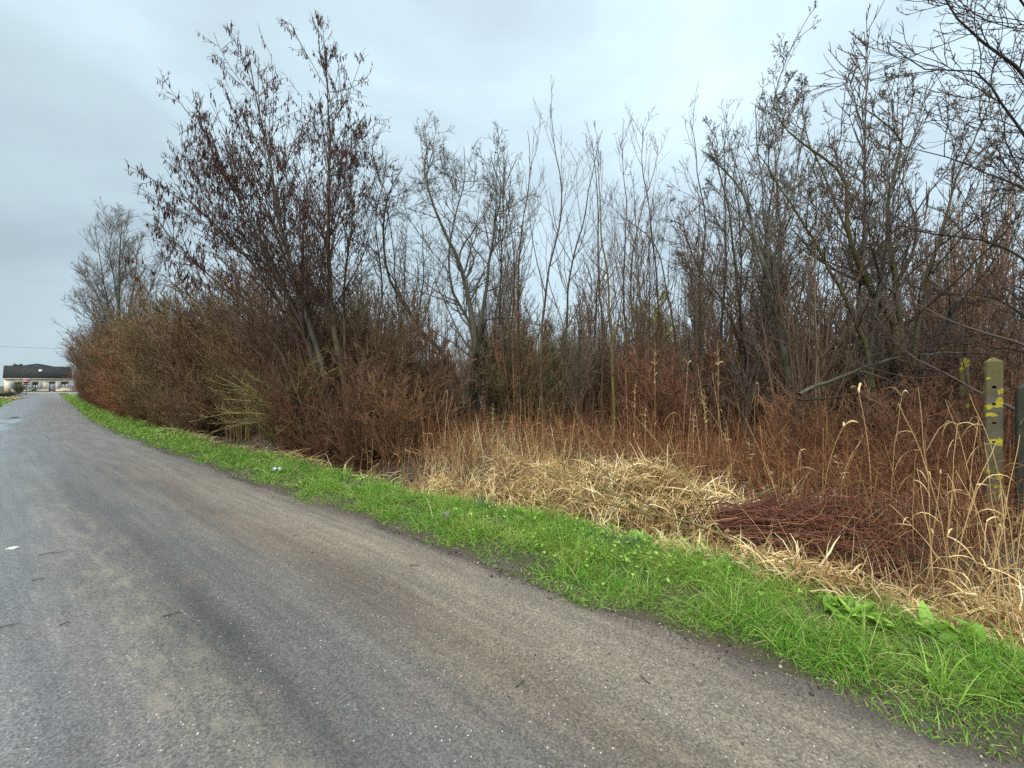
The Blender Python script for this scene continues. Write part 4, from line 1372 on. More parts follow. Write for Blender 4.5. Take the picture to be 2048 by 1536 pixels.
def undergrowth():
    rng = np.random.default_rng(800)
    parts = []

    def arcs(s, q, h, spread, r, m=7):
        n = len(s)
        xy = road_xy(s, q); z = ground_h(s, q)
        a = rng.uniform(0, 6.28, n)
        Ps = np.empty((n, m, 3))
        end = rng.uniform(.15, 1.0, n)
        for j in range(m):
            t = j / (m - 1)
            Ps[:, j, 0] = xy[:, 0] + np.cos(a) * spread * t
            Ps[:, j, 1] = xy[:, 1] + np.sin(a) * spread * t
            Ps[:, j, 2] = z - .03 + h * (1.9 * t - (1.9 - end) * t * t)
        Ps[:, 1:] += np.cumsum(rng.normal(0, .022, (n, m - 1, 3)), axis=1)
        Rs = r[:, None] * np.linspace(1, .45, m)[None]
        return Ps, Rs

    n = 7600
    s = rng.uniform(-9, 11, n); q = 5.0 + rng.gamma(1.6, 1.5, n) + .75 * np.exp(-((s - 2.6) / 2.2) ** 4) + .45 * np.exp(-((s + .9) / 1.0) ** 4)
    h = rng.uniform(.25, .95, n) * (1 - .45 * np.exp(-((q - 5) / .8) ** 2))
    a = arcs(s, q, h, rng.uniform(.2, .9, n), rng.uniform(.0022, .0045, n))
    b_ = grow(a[0], a[1], rng, n=2.6, t=(.2, 1), ang=(50, 15), ln=.35, fall=.3, m=4, wob=.15, trop=.02, rr=.7, rmin=.0018, zmin=-.6)
    parts += [tubes(*a, 3), tubes(*b_, 3)]
    n = 6500
    s = rng.uniform(-22, 45, n); q = rng.uniform(7, 30, n)
    a = arcs(s, q, rng.uniform(.4, 1.3, n), rng.uniform(.2, 1.0, n), rng.uniform(.005, .010, n), 5)
    b_ = grow(a[0], a[1], rng, n=3, t=(.2, 1), ang=(48, 15), ln=.35, fall=.3, m=3, wob=.15, trop=.05, rr=.7, rmin=.004, zmin=-.6)
    parts += [tubes(*a, 3), tubes(*b_, 3)]
    # upright dead stalks
    n = 4200
    cs_, cq_ = rng.uniform(-6, 10, 150), rng.uniform(5.0, 11, 150); ch_ = rng.uniform(.55, 1.25, 150)
    w_ = rng.integers(0, 150, n)
    s = cs_[w_] + rng.normal(0, .28, n); q = np.maximum(cq_[w_] + rng.normal(0, .25, n), 5) + .6 * np.exp(-((s - 2.6) / 2.2) ** 4)
    xy = road_xy(s, q); z = ground_h(s, q)
    m = 5; h = rng.uniform(.5, 1.3, n) * ch_[w_]; dx = rng.normal(0, .16, (n, 2)) * h[:, None]
    Ps = np.empty((n, m, 3))
    for j in range(m):
        t = j / (m - 1); Ps[:, j, :2] = xy + dx * t ** 1.4; Ps[:, j, 2] = z + h * t
    parts.append(tubes(Ps, rng.uniform(.0025, .005, n)[:, None] * np.linspace(1, .5, m)[None], 3))
    v, f = join(parts)
    tag(link("undergrowth", mesh_from("undergrowth", v, f, M['bramble'])), "tangled russet bramble and dead stalks under the thicket", "undergrowth", kind="stuff")
    # dead leaves caught in it
    n = 9000
    s = rng.uniform(-9, 14, n); q = 4.6 + rng.gamma(1.7, 1.7, n)
    p = np.column_stack([road_xy(s, q), ground_h(s, q) + rng.uniform(0, .5, n) * rng.random(n)])
    v, f = leaf_discs(p, unit(rng.normal(0, .7, (n, 3)) + [0, 0, .8]), rng.uniform(.012, .034, n), rng, elong=1.5)
    tag(link("fallen_leaves", mesh_from("fallen_leaves", v, f, M['deadleaf'])), "brown dead leaves lying under the bramble", "leaves", kind="stuff")
    n = 1500
    cs = rng.uniform(-7, 9, 40); cq = rng.uniform(5.2, 11, 40); w = rng.integers(0, 40, n)
    s = cs[w] + rng.normal(0, .35, n); q = np.maximum(cq[w] + rng.normal(0, .3, n), 5)
    p = np.column_stack([road_xy(s, q), ground_h(s, q) + rng.uniform(.03, .35, n)])
    v, f = leaf_discs(p, unit(rng.normal(0, .6, (n, 3)) + [0, 0, .9]), rng.uniform(.015, .035, n), rng, elong=1.4)
    tag(link("foliage", mesh_from("foliage", v, f, M['darkleaf'])), "dull green bramble leaves in patches beneath the thicket", "bramble leaves", kind="stuff")


undergrowth()

# heap of cut dark red dogwood stems, no growing shrub, lying flat by the ditch
rng = np.random.default_rng(810)
n_ = 300
A, B_ = P(1385, 1015, 4.55), P(1770, 1110, 3.75)
Ps = np.empty((n_, 9, 3))
ax = unit((B_ - A)[None])[0]
pr = np.array([-ax[1], ax[0], 0]); pr /= np.linalg.norm(pr)
t0 = rng.uniform(-.05, .45, n_); ln_ = rng.uniform(.45, 1.1, n_)
off = rng.normal(0, .26, n_); hz = rng.uniform(.04, .58, n_) * np.exp(-(off / .42) ** 2)
for j in range(9):
    t = t0 + (ln_ * j / 8)
    Ps[:, j] = A[None] + (B_ - A)[None] * t[:, None] + pr[None] * (off + rng.normal(0, .03, n_) + .25 * (t - .3) * rng.normal(0, 1, n_))[:, None]
    gz = hxy(Ps[:, j, 0], Ps[:, j, 1])
    Ps[:, j, 2] = np.maximum(gz, -.28) + .06 + hz * (1 - .35 * np.abs(2 * j / 8 - 1)) + (rng.random(n_) < .25) * .02 * j
Rs = rng.uniform(.004, .0085, n_)[:, None] * np.linspace(1, .4, 9)[None]
base = np.array([A[0], A[1], 0.0])
dg = thing("dogwood_stems", "cut dark red dogwood stems lying flat in a heap between straw and posts", "shrub", base)
link("stems", mesh_from("stems", *tubes(Ps - base, Rs, 4), M['dogwood']), dg)
a = grow(Ps, Rs, rng, n=2, t=(.3, 1), ang=(16, 7), ln=.4, fall=.3, m=5, wob=.04, trop=.03, rr=.6, rmin=.0024, zmin=-.6)
link("crown", mesh_from("crown", *tubes(a[0] - base, a[1], 3), M['dogwood']), dg)
# standing red dogwood behind it
for k, (px, Z, hh, nst) in enumerate(((1500, 6.2, .9, 60), (1640, 5.6, .75, 60), (1780, 5.0, .7, 55), (1880, 4.6, .75, 45))):
    rng = np.random.default_rng(820 + k)
    x = (px - 1024) / F * Z; z0 = float(hxy(x, Z))
    a_ = rng.uniform(0, 6.28, nst); o_ = rng.uniform(.1, .7, nst); m = 8
    Ps = np.empty((nst, m, 3)); h_ = hh * rng.uniform(.5, 1.1, nst)
    r_ = rng.uniform(0, .35, nst)
    for j in range(m):
        t = j / (m - 1)
        Ps[:, j] = np.stack([np.cos(a_) * (r_ + o_ * t ** 1.3), np.sin(a_) * (r_ + o_ * t ** 1.3), -.05 + h_ * (1.25 * t - .25 * t * t)], 1)
    Ps[:, 1:] += np.cumsum(rng.normal(0, .012, (nst, m - 1, 3)), axis=1)
    Rs = rng.uniform(.003, .005, nst)[:, None] * np.linspace(1, .5, m)[None]
    o = thing("dogwood_stems", ("low red-brown dogwood standing behind the straw mounds", "low dark red dogwood standing behind the flat heap of red stems", "low red dogwood under the fallen grey log", "low red dogwood right in front of the lichened posts")[k],
              "shrub", (x, Z, z0), group="standing dogwood shrubs")
    link("stems", mesh_from("stems", *tubes(Ps, Rs, 3), M['dogwood']), o)
    a = grow(Ps, Rs, rng, n=6, t=(.2, 1), ang=(34, 12), ln=.4, fall=.3, m=5, wob=.1, trop=.04, rr=.6, rmin=.002, zmin=-.3)
    b_ = grow(a[0], a[1], rng, n=2, t=(.2, 1), ang=(34, 12), ln=.45, fall=.3, m=4, wob=.1, trop=.04, rr=.6, rmin=.0016, zmin=-.3)
    v, f = join([tubes(*a, 3), tubes(*b_, 3)])
    link("crown", mesh_from("crown", v, f, M['bramble']), o)

# fallen willow bough with olive shoots lying across the straw
rng = np.random.default_rng(830)
Ps, Rs = stems_px([([(1480, 1085), (1400, 1050), (1310, 1030), (1220, 1010), (1140, 990)], 3.95, 5.0, .018, .008),
                   ([(1330, 1035), (1230, 960), (1150, 890), (1100, 830)], 4.25, 5.2, .009, .003), ([(1300, 1030), (1180, 960), (1080, 900), (1020, 860)], 4.3, 5.4, .009, .003),
                   ([(1420, 1055), (1370, 960), (1320, 890), (1270, 830)], 4.1, 5.0, .008, .003), ([(1390, 1050), (1290, 960), (1230, 880), (1190, 840)], 4.15, 5.1, .008, .003),
                   ([(1250, 1015), (1130, 960), (1060, 925), (1010, 900)], 4.4, 5.3, .008, .003), ([(1350, 1040), (1240, 990), (1120, 950), (1050, 930)], 4.2, 5.2, .008, .003),
                   ([(1440, 1065), (1400, 1000), (1360, 930), (1330, 850)], 4.05, 4.8, .008, .003)], rng, 14, .012)
tree("fallen_bough", "fallen willow bough with long olive shoots lying across the straw mounds", "branch", Ps, Rs,
     [dict(n=4, t=(.2, .95), ang=(24, 8), ln=.4, fall=.3, m=7, wob=.05, trop=.04, rr=.6, rmin=.0025, zmin=-.5)], rng, M['twig'], (.16, .125, .042), (.20, .15, .05), trunk_name="bough")

# grey fallen log and dead branches under the dark willow
rng = np.random.default_rng(840)
Ps, Rs = stems_px([([(1598, 788), (1640, 768), (1700, 745), (1760, 722), (1820, 712), (1900, 703), (1990, 706)], 5.9, 6.6, .030, .014)], rng, 22, .018)
tree("fallen_log", "grey fallen log propped at a slant below the willows", "log", Ps, Rs,
     [dict(n=6, t=(.3, 1), ang=(40, 12), ln=.3, fall=.3, m=7, wob=.1, trop=.0, rr=.5, rmin=.004)], rng, M['bark_grey'], (.85, .86, .84), TW_GRY)
rng = np.random.default_rng(841)
Ps, Rs = stems_px([([(1600, 800), (1690, 790), (1760, 770), (1810, 745), (1850, 738), (1925, 735), (2000, 745)], 5.8, 6.5, .018, .012)], rng, 14, .012)
tree("fallen_branch", "black wet branch lying just below the grey fallen log", "branch", Ps, Rs,
     [dict(n=6, t=(.2, 1), ang=(40, 12), ln=.3, fall=.3, m=7, wob=.1, trop=.02, rr=.5, rmin=.004)], rng, M['bark_dark'], (.5, .5, .5), (.04, .033, .03))
rng = np.random.default_rng(842)
Ps, Rs = stems_px([([(1770, 850), (1800, 800), (1835, 750), (1850, 720), (1870, 680), (1910, 610)], 6.6, 7.0, .11, .05)], rng, 14, .02)
ground_stems(Ps, [0])
tree("willow", "thick black leaning trunk beneath the big dark willow's limbs", "tree", Ps, Rs,
     [dict(n=10, t=(.35, 1), ang=(40, 12), ln=.35, fall=.3, m=9, wob=.1, trop=.05, rr=.35, rmin=.008), dict(n=6, t=(.2, 1), ang=(40, 12), ln=.4, fall=.3, m=6, wob=.1, trop=.05, rr=.5, rmin=.005),
      dict(n=4, t=(.2, 1), ang=(40, 12), ln=.4, fall=.3, m=4, wob=.1, trop=.05, rr=.5, rmin=.004)], rng, M['bark_dark'], (.55, .5, .48), (.06, .05, .042))

# ------------------------------------------------------------------ far plants seen through the gaps
rng = np.random.default_rng(850)


def leafy(name, label, cat, px, Z, top_y, wid, mat, n, size, rng, conic=False, base_frac=.15, col=TW_OLV):
    x = (px - 1024) / F * Z; h = EYE + (767 - top_y) / F * Z
    root = thing(name, label, cat, (x, Z, float(hxy(x, Z))))
    m = 10
    if conic:
        Ps = np.array([resample([(0, 0, -.1), (0, 0, h * .5), (0, 0, h)], m)]); Rs = np.linspace(.12, .02, m)[None]
        br = grow(Ps, Rs, rng, n=90, t=(.06, .98), ang=(80, 8), ln=wid / h, fall=.99, m=5, wob=.05, trop=-.02, rr=.4, rmin=.02)
        b2 = grow(br[0], br[1], rng, n=8, t=(.2, 1), ang=(45, 10), ln=.35, fall=.5, m=3, wob=.05, trop=-.06, rr=.6, rmin=.012)
    else:
        sp = []
        for k in range(7):
            a = rng.uniform(0, 6.28); r = wid * rng.uniform(.2, .9)
            sp.append(resample([(0, 0, -.1), (np.cos(a) * r * .3, np.sin(a) * r * .3, h * .4), (np.cos(a) * r * .8, np.sin(a) * r * .8, h * rng.uniform(.75, 1))], m, .05, rng))
        Ps = np.array(sp); Rs = np.tile(np.linspace(.10, .02, m), (7, 1))
        br = grow(Ps, Rs, rng, n=12, t=(base_frac, .98), ang=(40, 10), ln=.35, fall=.4, m=6, wob=.1, trop=.04, rr=.5, rmin=.02)
        b2 = grow(br[0], br[1], rng, n=7, t=(.15, 1), ang=(42, 12), ln=.4, fall=.3, m=4, wob=.1, trop=-.02, rr=.6, rmin=.012)
    link("trunk", mesh_from("trunk", *tubes(Ps, Rs, 5), M['bark_dark'], True), root, W1)
    v, f = join([tubes(*br, 3), tubes(*b2, 3)])
    cr = link("crown", mesh_from("crown", v, f, M['twig']), root, col)
    i = rng.integers(0, len(b2[0]), n); a = rng.random((n, 1)) * (b2[0].shape[1] - 1.001); ai = a.astype(int)[:, 0]
    p = b2[0][i, ai] + rng.normal(0, size, (n, 3))
    v, f = leaf_discs(p, unit(rng.normal(0, 1, (n, 3))), size * rng.uniform(.5, 1.3, n), rng, elong=1.5)
    nm = "needles" if conic else ("blossom" if mat is M['blossom'] else "leaves")
    link(nm, mesh_from(nm, v, f, mat), cr)


leafy("willow_tree", "yellow-green weeping willow glowing beyond the gap in the thicket", "tree", 1315, 30, 590, 2.6, M['young'], 9000, .06, rng, col=(.20, .18, .08))
leafy("conifer", "small dark conifer standing beyond the gap in the thicket", "tree", 1092, 44, 632, 1.0, M['needle'], 2600, .07, rng, conic=True, col=(.04, .035, .03))
leafy("blossom_tree", "white blossoming shrub seen behind the crooked willow", "shrub", 1012, 19, 690, 1.2, M['blossom'], 1200, .035, rng)

# ------------------------------------------------------------------ fence posts with lichen
m_post, nt, b = new_mat("lichened concrete")
oc = coords(nt)
cc = ramp(nt, [(0.3, (.062, .054, .040)), (0.7, (.135, .118, .088))], noise(nt, 11, oc, 6, .65))
sep = nt.nodes.new("ShaderNodeSeparateXYZ"); nt.links.new(oc, sep.inputs[0])
alg = math_n(nt, 'ADD', noise(nt, 5, oc, 5, .6), map_range(nt, sep.outputs["Z"], 1.6, 1.95, 0.0, .26))
cc = mix(nt, ramp(nt, [(0.46, 0.0), (0.62, .85)], alg), cc, (.115, .104, .032))
vo = nt.nodes.new("ShaderNodeTexVoronoi"); vo.inputs["Scale"].default_value = 9.5
dist = nt.nodes.new("ShaderNodeVectorMath"); dist.operation = 'ADD'
nn = nt.nodes.new("ShaderNodeTexNoise"); nn.inputs["Scale"].default_value = 18; nt.links.new(oc, nn.inputs["Vector"])
scl = nt.nodes.new("ShaderNodeVectorMath"); scl.operation = 'SCALE'; scl.inputs["Scale"].default_value = .11
nt.links.new(nn.outputs["Color"], scl.inputs[0]); nt.links.new(oc, dist.inputs[0]); nt.links.new(scl.outputs[0], dist.inputs[1])
nt.links.new(dist.outputs[0], vo.inputs["Vector"])
vs = nt.nodes.new("ShaderNodeSeparateXYZ"); nt.links.new(vo.outputs["Color"], vs.inputs[0])
lich = math_n(nt, 'MULTIPLY', math_n(nt, 'LESS_THAN', vo.outputs["Distance"], math_n(nt, 'MULTIPLY', vs.outputs["Y"], .55)), math_n(nt, 'GREATER_THAN', vs.outputs["X"], .12))
lc = ramp(nt, [(0.35, (.30, .26, .015)), (0.65, (.48, .42, .04))], noise(nt, 40, oc, 3))
cc = mix(nt, lich, cc, lc)
nt.links.new(cc, b.inputs["Base Color"]); b.inputs["Roughness"].default_value = .95
bump(nt, b, noise(nt, 60, oc, 4), .5, .01)
m_hole = simple_mat("near-black hole lining", (.012, .010, .008), .95)  # near-black colour on the inside faces of the sunk holes


def fence_post(label, px, Z, top_y, w, d_, rz, holes, mat_=None):
    x = (px - 1024) / F * Z; z0 = float(hxy(x, Z)) - .1
    h = EYE + (767 - top_y) / F * Z - z0
    root = thing("fence_post", label, "fence post", (x, Z, z0), rz, group="concrete fence posts")
    # column with a chamfered front, a pyramid cap and sunk holes in the front face
    xs = np.array([-w / 2, -w * .14, w * .14, w / 2])
    zs = [0.0]
    for (hz, hh_) in holes: zs += [hz - hh_ / 2, hz + hh_ / 2]
    zs += [h - .05]
    zs = np.array(sorted(zs))
    V, Fc = [], []

    def quad(a, b_, c_, d2):
        i = len(V); V.extend([a, b_, c_, d2]); Fc.append([i, i + 1, i + 2, i + 3])
    yf, yb = -d_ / 2, d_ / 2
    for i in range(3):
        for j in range(len(zs) - 1):
            zm = (zs[j] + zs[j + 1]) / 2
            hole = i == 1 and any(abs(zm - hz) < hh_ / 2 for hz, hh_ in holes)
            if hole: continue
            quad((xs[i], yf, zs[j]), (xs[i + 1], yf, zs[j]), (xs[i + 1], yf, zs[j + 1]), (xs[i], yf, zs[j + 1]))
    zt = h - .05
    ch = .012
    quad((-w / 2, yf, 0), (-w / 2, yf, zt), (-w / 2 - ch, yf + ch, zt), (-w / 2 - ch, yf + ch, 0))
    quad((w / 2, yf, zt), (w / 2, yf, 0), (w / 2 + ch, yf + ch, 0), (w / 2 + ch, yf + ch, zt))
    quad((-w / 2 - ch, yf + ch, 0), (-w / 2 - ch, yf + ch, zt), (-w / 2 - ch, yb, zt), (-w / 2 - ch, yb, 0))
    quad((w / 2 + ch, yf + ch, zt), (w / 2 + ch, yf + ch, 0), (w / 2 + ch, yb, 0), (w / 2 + ch, yb, zt))
    quad((w / 2 + ch, yb, 0), (-w / 2 - ch, yb, 0), (-w / 2 - ch, yb, zt), (w / 2 + ch, yb, zt))
    ap = (0, 0, h)
    ring_ = [(-w / 2, yf, zt), (w / 2, yf, zt), (w / 2 + ch, yf + ch, zt), (w / 2 + ch, yb, zt), (-w / 2 - ch, yb, zt), (-w / 2 - ch, yf + ch, zt)]
    F3 = []
    for k in range(6):
        i = len(V); V.extend([ring_[k], ring_[(k + 1) % 6], ap]); F3.append([i, i + 1, i + 2])
    link("column", mesh_from("column", np.array(V), [np.array(Fc), np.array(F3)], mat_ or m_post), root)
    for hz, hh_ in holes:
        x0, x1 = xs[1], xs[2]; za, zb = hz - hh_ / 2, hz + hh_ / 2; yy = yf + .05
        vv = np.array([(x0, yf, za), (x1, yf, za), (x1, yf, zb), (x0, yf, zb), (x0, yy, za), (x1, yy, za), (x1, yy, zb), (x0, yy, zb)])
        link("hole", mesh_from("hole", vv, np.array([[4, 5, 6, 7], [0, 1, 5, 4], [1, 2, 6, 5], [2, 3, 7, 6], [3, 0, 4, 7]]), m_hole), root)


fence_post("larger square concrete post with yellow lichen spots and a row of holes", 1987, 4.1, 713, .098, .09, -.8, [(1.60, .028), (1.42, .02), (1.22, .02), (1.02, .02)])
fence_post("smaller concrete post with dull yellow lichen behind the larger post", 1928, 6.0, 712, .082, .08, -.75, [(1.75, .03), (1.55, .02)])


fence_post("near-black damp wooden post at the photo edge behind the reeds", 2047, 3.9, 765, .075, .07, -.8, [], simple_mat("dark damp wood", (.026, .027, .015), .8, .5, 14, 0, .4))

# ------------------------------------------------------------------ verge plants and litter
def gpx(px, py, dz=0.0):
    Z = (EYE - dz) * F / (py - 767.0)
    return (px - 1024) / F * Z, Z


def rosette(label, px, py, n, L, w, up, mat, name="dock_plant", cat="plant", group=None, seed=1, droop=1.2):
    rng = np.random.default_rng(900 + seed)
    x, y = gpx(px, py)
    o = thing(name, label, cat, (x, y, float(hxy(x, y))), group=group)
    a = np.arange(n) * 2.4 + rng.normal(0, .3, n)
    d = unit(np.stack([np.cos(a), np.sin(a), rng.uniform(up * .6, up * 1.3, n)], 1))
    m = 8
    LL = L * rng.uniform(.6, 1.15, n); side = unit(np.cross(d, [0, 0, 1.]))
    V, Fc = [], []
    base_ = np.column_stack([rng.normal(0, L * .38, (n, 2)), np.zeros(n)])
    for k in range(n):
        p = base_[k].copy(); dd = d[k]
        rows = []
        for j in range(m):
            t = j / (m - 1)
            ww = w * (.10 + 1.0 * np.sin(np.pi * min(1, (.12 + .88 * t) ** .85)) * (1 if t > .12 else .35))
            ww = max(ww, w * .04)
            nrm = np.cross(side[k], dd)
            rows.append([p - side[k] * ww / 2 + nrm * ww * .12, p - nrm * ww * .05, p + side[k] * ww / 2 + nrm * ww * .12])
            dd = unit((dd - np.array([0, 0, droop / m * (.4 + t)]) + rng.normal(0, .05, 3))[None])[0]
            p = p + dd * LL[k] / (m - 1)
        i0 = len(V)
        for r_ in rows: V.extend(r_)
        for j in range(m - 1):
            for c2 in (0, 1):
                i = i0 + j * 3 + c2
                Fc.append([i, i + 1, i + 4, i + 3])
    link("leaves", mesh_from("leaves", np.array(V), np.array(Fc), mat, True), o)
    return o


rosette("bright green dock plant with upright leaves in front of the straw", 1690, 1238, 30, .135, .048, 1.7, M['leaf'], seed=1)
rosette("broad-leaved dock plant at the ditch edge beside the upright one", 1745, 1262, 26, .135, .052, 1.4, M['leaf'], seed=2)
rosette("single large-leaved dock at the ditch edge near the photo edge", 1922, 1290, 14, .15, .064, 1.6, M['leaf'], seed=3)
rosette("small dock with two pale leaves between the other docks", 1880, 1282, 9, .10, .045, 1.2, M['leaf'], seed=4)
rosette("young nettle-like plant at the ditch edge below the fallen bough", 1285, 1085, 22, .13, .036, 1.7, M['leaf'], name="herb", seed=5)
rosette("small herb on the verge under the straw mound", 1045, 1030, 16, .09, .03, 1.3, M['leaf'], name="herb", seed=6)
rosette("pale green dandelion rosette on the far verge", 727, 960, 10, .20, .05, .6, M['leaf'], name="dandelion", seed=7)
m_pale = island_mat("pale underside leaf", [(0, (.30, .36, .28)), (1, (.52, .56, .48))], .6)
rosette("pale grey-green leaves by the tall grass tuft on the far verge", 470, 893, 8, .26, .07, .35, m_pale, name="mullein", seed=8)


def tuft(label, px, py, n, L, w, seed, mat=None):
    rng = np.random.default_rng(950 + seed)
    x, y = gpx(px, py)
    o = thing("grass_tuft", label, "grass tuft", (x, y, float(hxy(x, y))))
    pos = np.column_stack([rng.normal(0, .03, (n, 2)), np.full(n, -.01)])
    d = unit(np.column_stack([rng.normal(0, .55, (n, 2)), np.ones(n)]))
    link("blades", mesh_from("blades", *ribbons(pos, d, L * rng.uniform(.5, 1.15, n), w * rng.uniform(.6, 1.2, n), rng.uniform(.4, 1.9, n), 7, rng=rng), mat or M['leaf']), o)


tuft("long-bladed dark green grass tuft at the tarmac edge", 1885, 1395, 46, .26, .0085, 1)
m_blue = island_mat("blue green blade", [(0, (.05, .12, .045)), (1, (.13, .24, .11))], .5, transl=.2)
tuft("blue-green grass tuft on the verge below the fallen bough's tip", 970, 1020, 90, .24, .007, 2, m_blue)
tuft("spreading blue-green grass tuft beside the nettle-like herb", 1262, 1100, 110, .20, .005, 3, m_blue)
tuft("tall grass tuft on the far verge by the yellow-twigged shrub", 492, 888, 120, .42, .012, 4)
tuft("loose grass tuft at the tarmac edge between the leaf patch and the long-bladed tuft", 1560, 1300, 50, .17, .006, 5)

m_plastic = simple_mat("thin pale plastic", (.36, .42, .44), .3, .3, 30)


def crumple(name, label, cat, px, py, L, seed, mat, dz=0.03, flat=.4):
    rng = np.random.default_rng(970 + seed)
    x, y = gpx(px, py)
    n = 9
    g = np.linspace(-.5, .5, n)
    X, Y = np.meshgrid(g, g, indexing='ij')
    Zz = rng.normal(0, .10, (n, n)) * flat + .25 * flat * np.sin(X * 7 + Y * 5)
    X = X * (1 + .2 * np.sin(Y * 9)) + rng.normal(0, .03, (n, n)); Y = Y * .6 + rng.normal(0, .03, (n, n))
    V = np.stack([X, Y, Zz - Zz.min()], -1).reshape(-1, 3) * L
    V2 = V + np.array([0, 0, .006])
    b = (np.arange(n - 1) * n)[:, None] + np.arange(n - 1)[None]
    f1 = np.stack([b, b + n, b + n + 1, b + 1], -1).reshape(-1, 4)
    rim = np.concatenate([np.arange(0, n), np.arange(2 * n - 1, n * n, n), np.arange(n * n - 2, n * n - n - 1, -1), np.arange(n * n - 2 * n, 0, -n)])
    f2 = np.stack([rim, np.roll(rim, -1), np.roll(rim, -1) + n * n, rim + n * n], -1)
    o = link(name, mesh_from(name, np.concatenate([V, V2]), [f1[:, ::-1], f1 + n * n, f2], mat, True))
    o.location = (x, y, float(max(hxy(x, y), 0)) + dz); o.rotation_euler = (0, 0, rng.uniform(0, 6))
    tag(o, label, cat)


crumple("plastic_scrap", "crumpled clear plastic scrap lying on the verge grass", "litter", 553, 952, .13, 1, m_plastic, .05, .7)
m_paper = simple_mat("white paper", (.72, .72, .70), .8, .06, 8)
crumple("paper_scrap", "small white paper scrap lying on the tarmac", "litter", 26, 1100, .07, 2, m_paper, .02, .10)
m_shell = simple_mat("cream shell", (.72, .62, .40), .5, .2, 20)
x, y = gpx(1752, 1166)
a = np.linspace(0, 2.4 * 2 * np.pi, 60)
rr_ = .004 * np.exp(a * .11)
c = np.stack([rr_ * np.cos(a), np.zeros(60), rr_ * np.sin(a) + .022], 1)
o = link("snail_shell", mesh_from("snail_shell", *tubes(c[None], (rr_ * .55)[None], 8), m_shell, True))
o.location = (x, y, float(hxy(x, y)) + .035); o.rotation_euler = (.2, 0, .5)
tag(o, "round cream snail shell lying in the reed litter", "snail shell")
crumple("dead_leaf", "grey curled dead leaf lying on the verge edge", "leaf", 893, 1048, .11, 3, simple_mat("grey leaf", (.26, .24, .22), .7), .03, .8)

m_stick = simple_mat("dark stick", (.05, .038, .03), .8)
for k, (px, py, L, an, lab) in enumerate(((102, 1112, .16, .5, "thin dark stick beside the white paper scrap on the tarmac"), (75, 1165, .07, .4, "short dark twig on the grey side of the tarmac"),
                                          (1620, 1375, .06, 1.2, "tiny bent twig at the muddy tarmac edge"), (830, 1135, .09, .1, "forked twig on the sandy strip of tarmac"),
                                          (1040, 1375, .08, .9, "curved twig on the mud band of the tarmac"), (130, 1255, .05, .8, "dark speck of twig low on the grey tarmac"),
                                          (1290, 1365, .07, 2.0, "twig lying across the pale edge strip"), (345, 1235, .1, .5, "faint straight twig beside the dark wheel track"), (18, 1258, .09, .6, "dark twig near the photo edge on the damp tarmac"))):
    rng = np.random.default_rng(990 + k)
    x, y = gpx(px, py)
    pts = [(-L / 2, 0, .004), (-L * .1, L * .08 * rng.normal(), .006), (L * .2, L * .1 * rng.normal(), .006), (L / 2, L * .15 * rng.normal(), .004)]
    c = resample(pts, 10)[None]
    c2 = resample([c[0, 5], c[0, 5] + [L * .12, L * .15, .004], c[0, 5] + [L * .25, L * .22, .003]], 10)[None]
    v, f = join([tubes(c, np.linspace(.0035, .0018, 10)[None], 5), tubes(c2, np.linspace(.002, .001, 10)[None], 5)])
    o = link("twig", mesh_from("twig", v, f, m_stick, True))
    s_, q_ = to_road(x, y)
    o.location = (x, y, float(road_z(s_, q_)) + .003); o.rotation_euler = (0, 0, an)
    tag(o, lab, "twig")

# ------------------------------------------------------------------ the house across the end of the lane
m_wall = simple_mat("cream render", (.87, .73, .52), .85, .06, 1.2)
m_roof, nt, b = new_mat("slate roof")
oc = coords(nt)
br = nt.nodes.new("ShaderNodeTexBrick"); br.inputs["Scale"].default_value = 1.0
br.inputs["Brick Width"].default_value = .32; br.inputs["Row Height"].default_value = .22; br.inputs["Mortar Size"].default_value = .012
br.inputs["Color1"].default_value = (.020, .020, .021, 1); br.inputs["Color2"].default_value = (.030, .031, .029, 1); br.inputs["Mortar"].default_value = (.012, .012, .012, 1)
nt.links.new(oc, br.inputs["Vector"])
nt.links.new(br.outputs["Color"], b.inputs["Base Color"]); b.inputs["Roughness"].default_value = .85; b.inputs["Specular IOR Level"].default_value = .2
m_shut = simple_mat("pale grey-blue shutter paint", (.40, .46, .50), .6, .08, 3)
m_door = simple_mat("grey-blue door paint", (.30, .34, .40), .5, .06, 3)
m_frame = simple_mat("dark window frame", (.03, .025, .022), .5)
m_glass, nt, b = new_mat("window glass"); b.inputs["Base Color"].default_value = (.02, .02, .022, 1); b.inputs["Roughness"].default_value = .08
m_curt = simple_mat("white net curtain", (.66, .66, .68), .9, .05, 5)
m_low = simple_mat("pale yellow low wall", (.80, .74, .52), .85, .06, 2)
m_trim = simple_mat("pale trim", (.55, .46, .38), .7, .06, 2)
m_sky_l = simple_mat("skylight glass", (.75, .78, .80), .15, .03, 2)

HL = np.array([(8 - 1024) / F * 72.0, 72.0]); HR = np.array([(143 - 1024) / F * 78.4, 78.4])
hv = HR - HL; WH = float(np.linalg.norm(hv)); hang = math.atan2(hv[1], hv[0])
house = thing("house", "single-storey cream house with a long dark slate roof at the lane end", "house", (HL[0], HL[1], 0), hang)
EAVE, RIDGE, DEP = 2.68, 5.05, 6.4
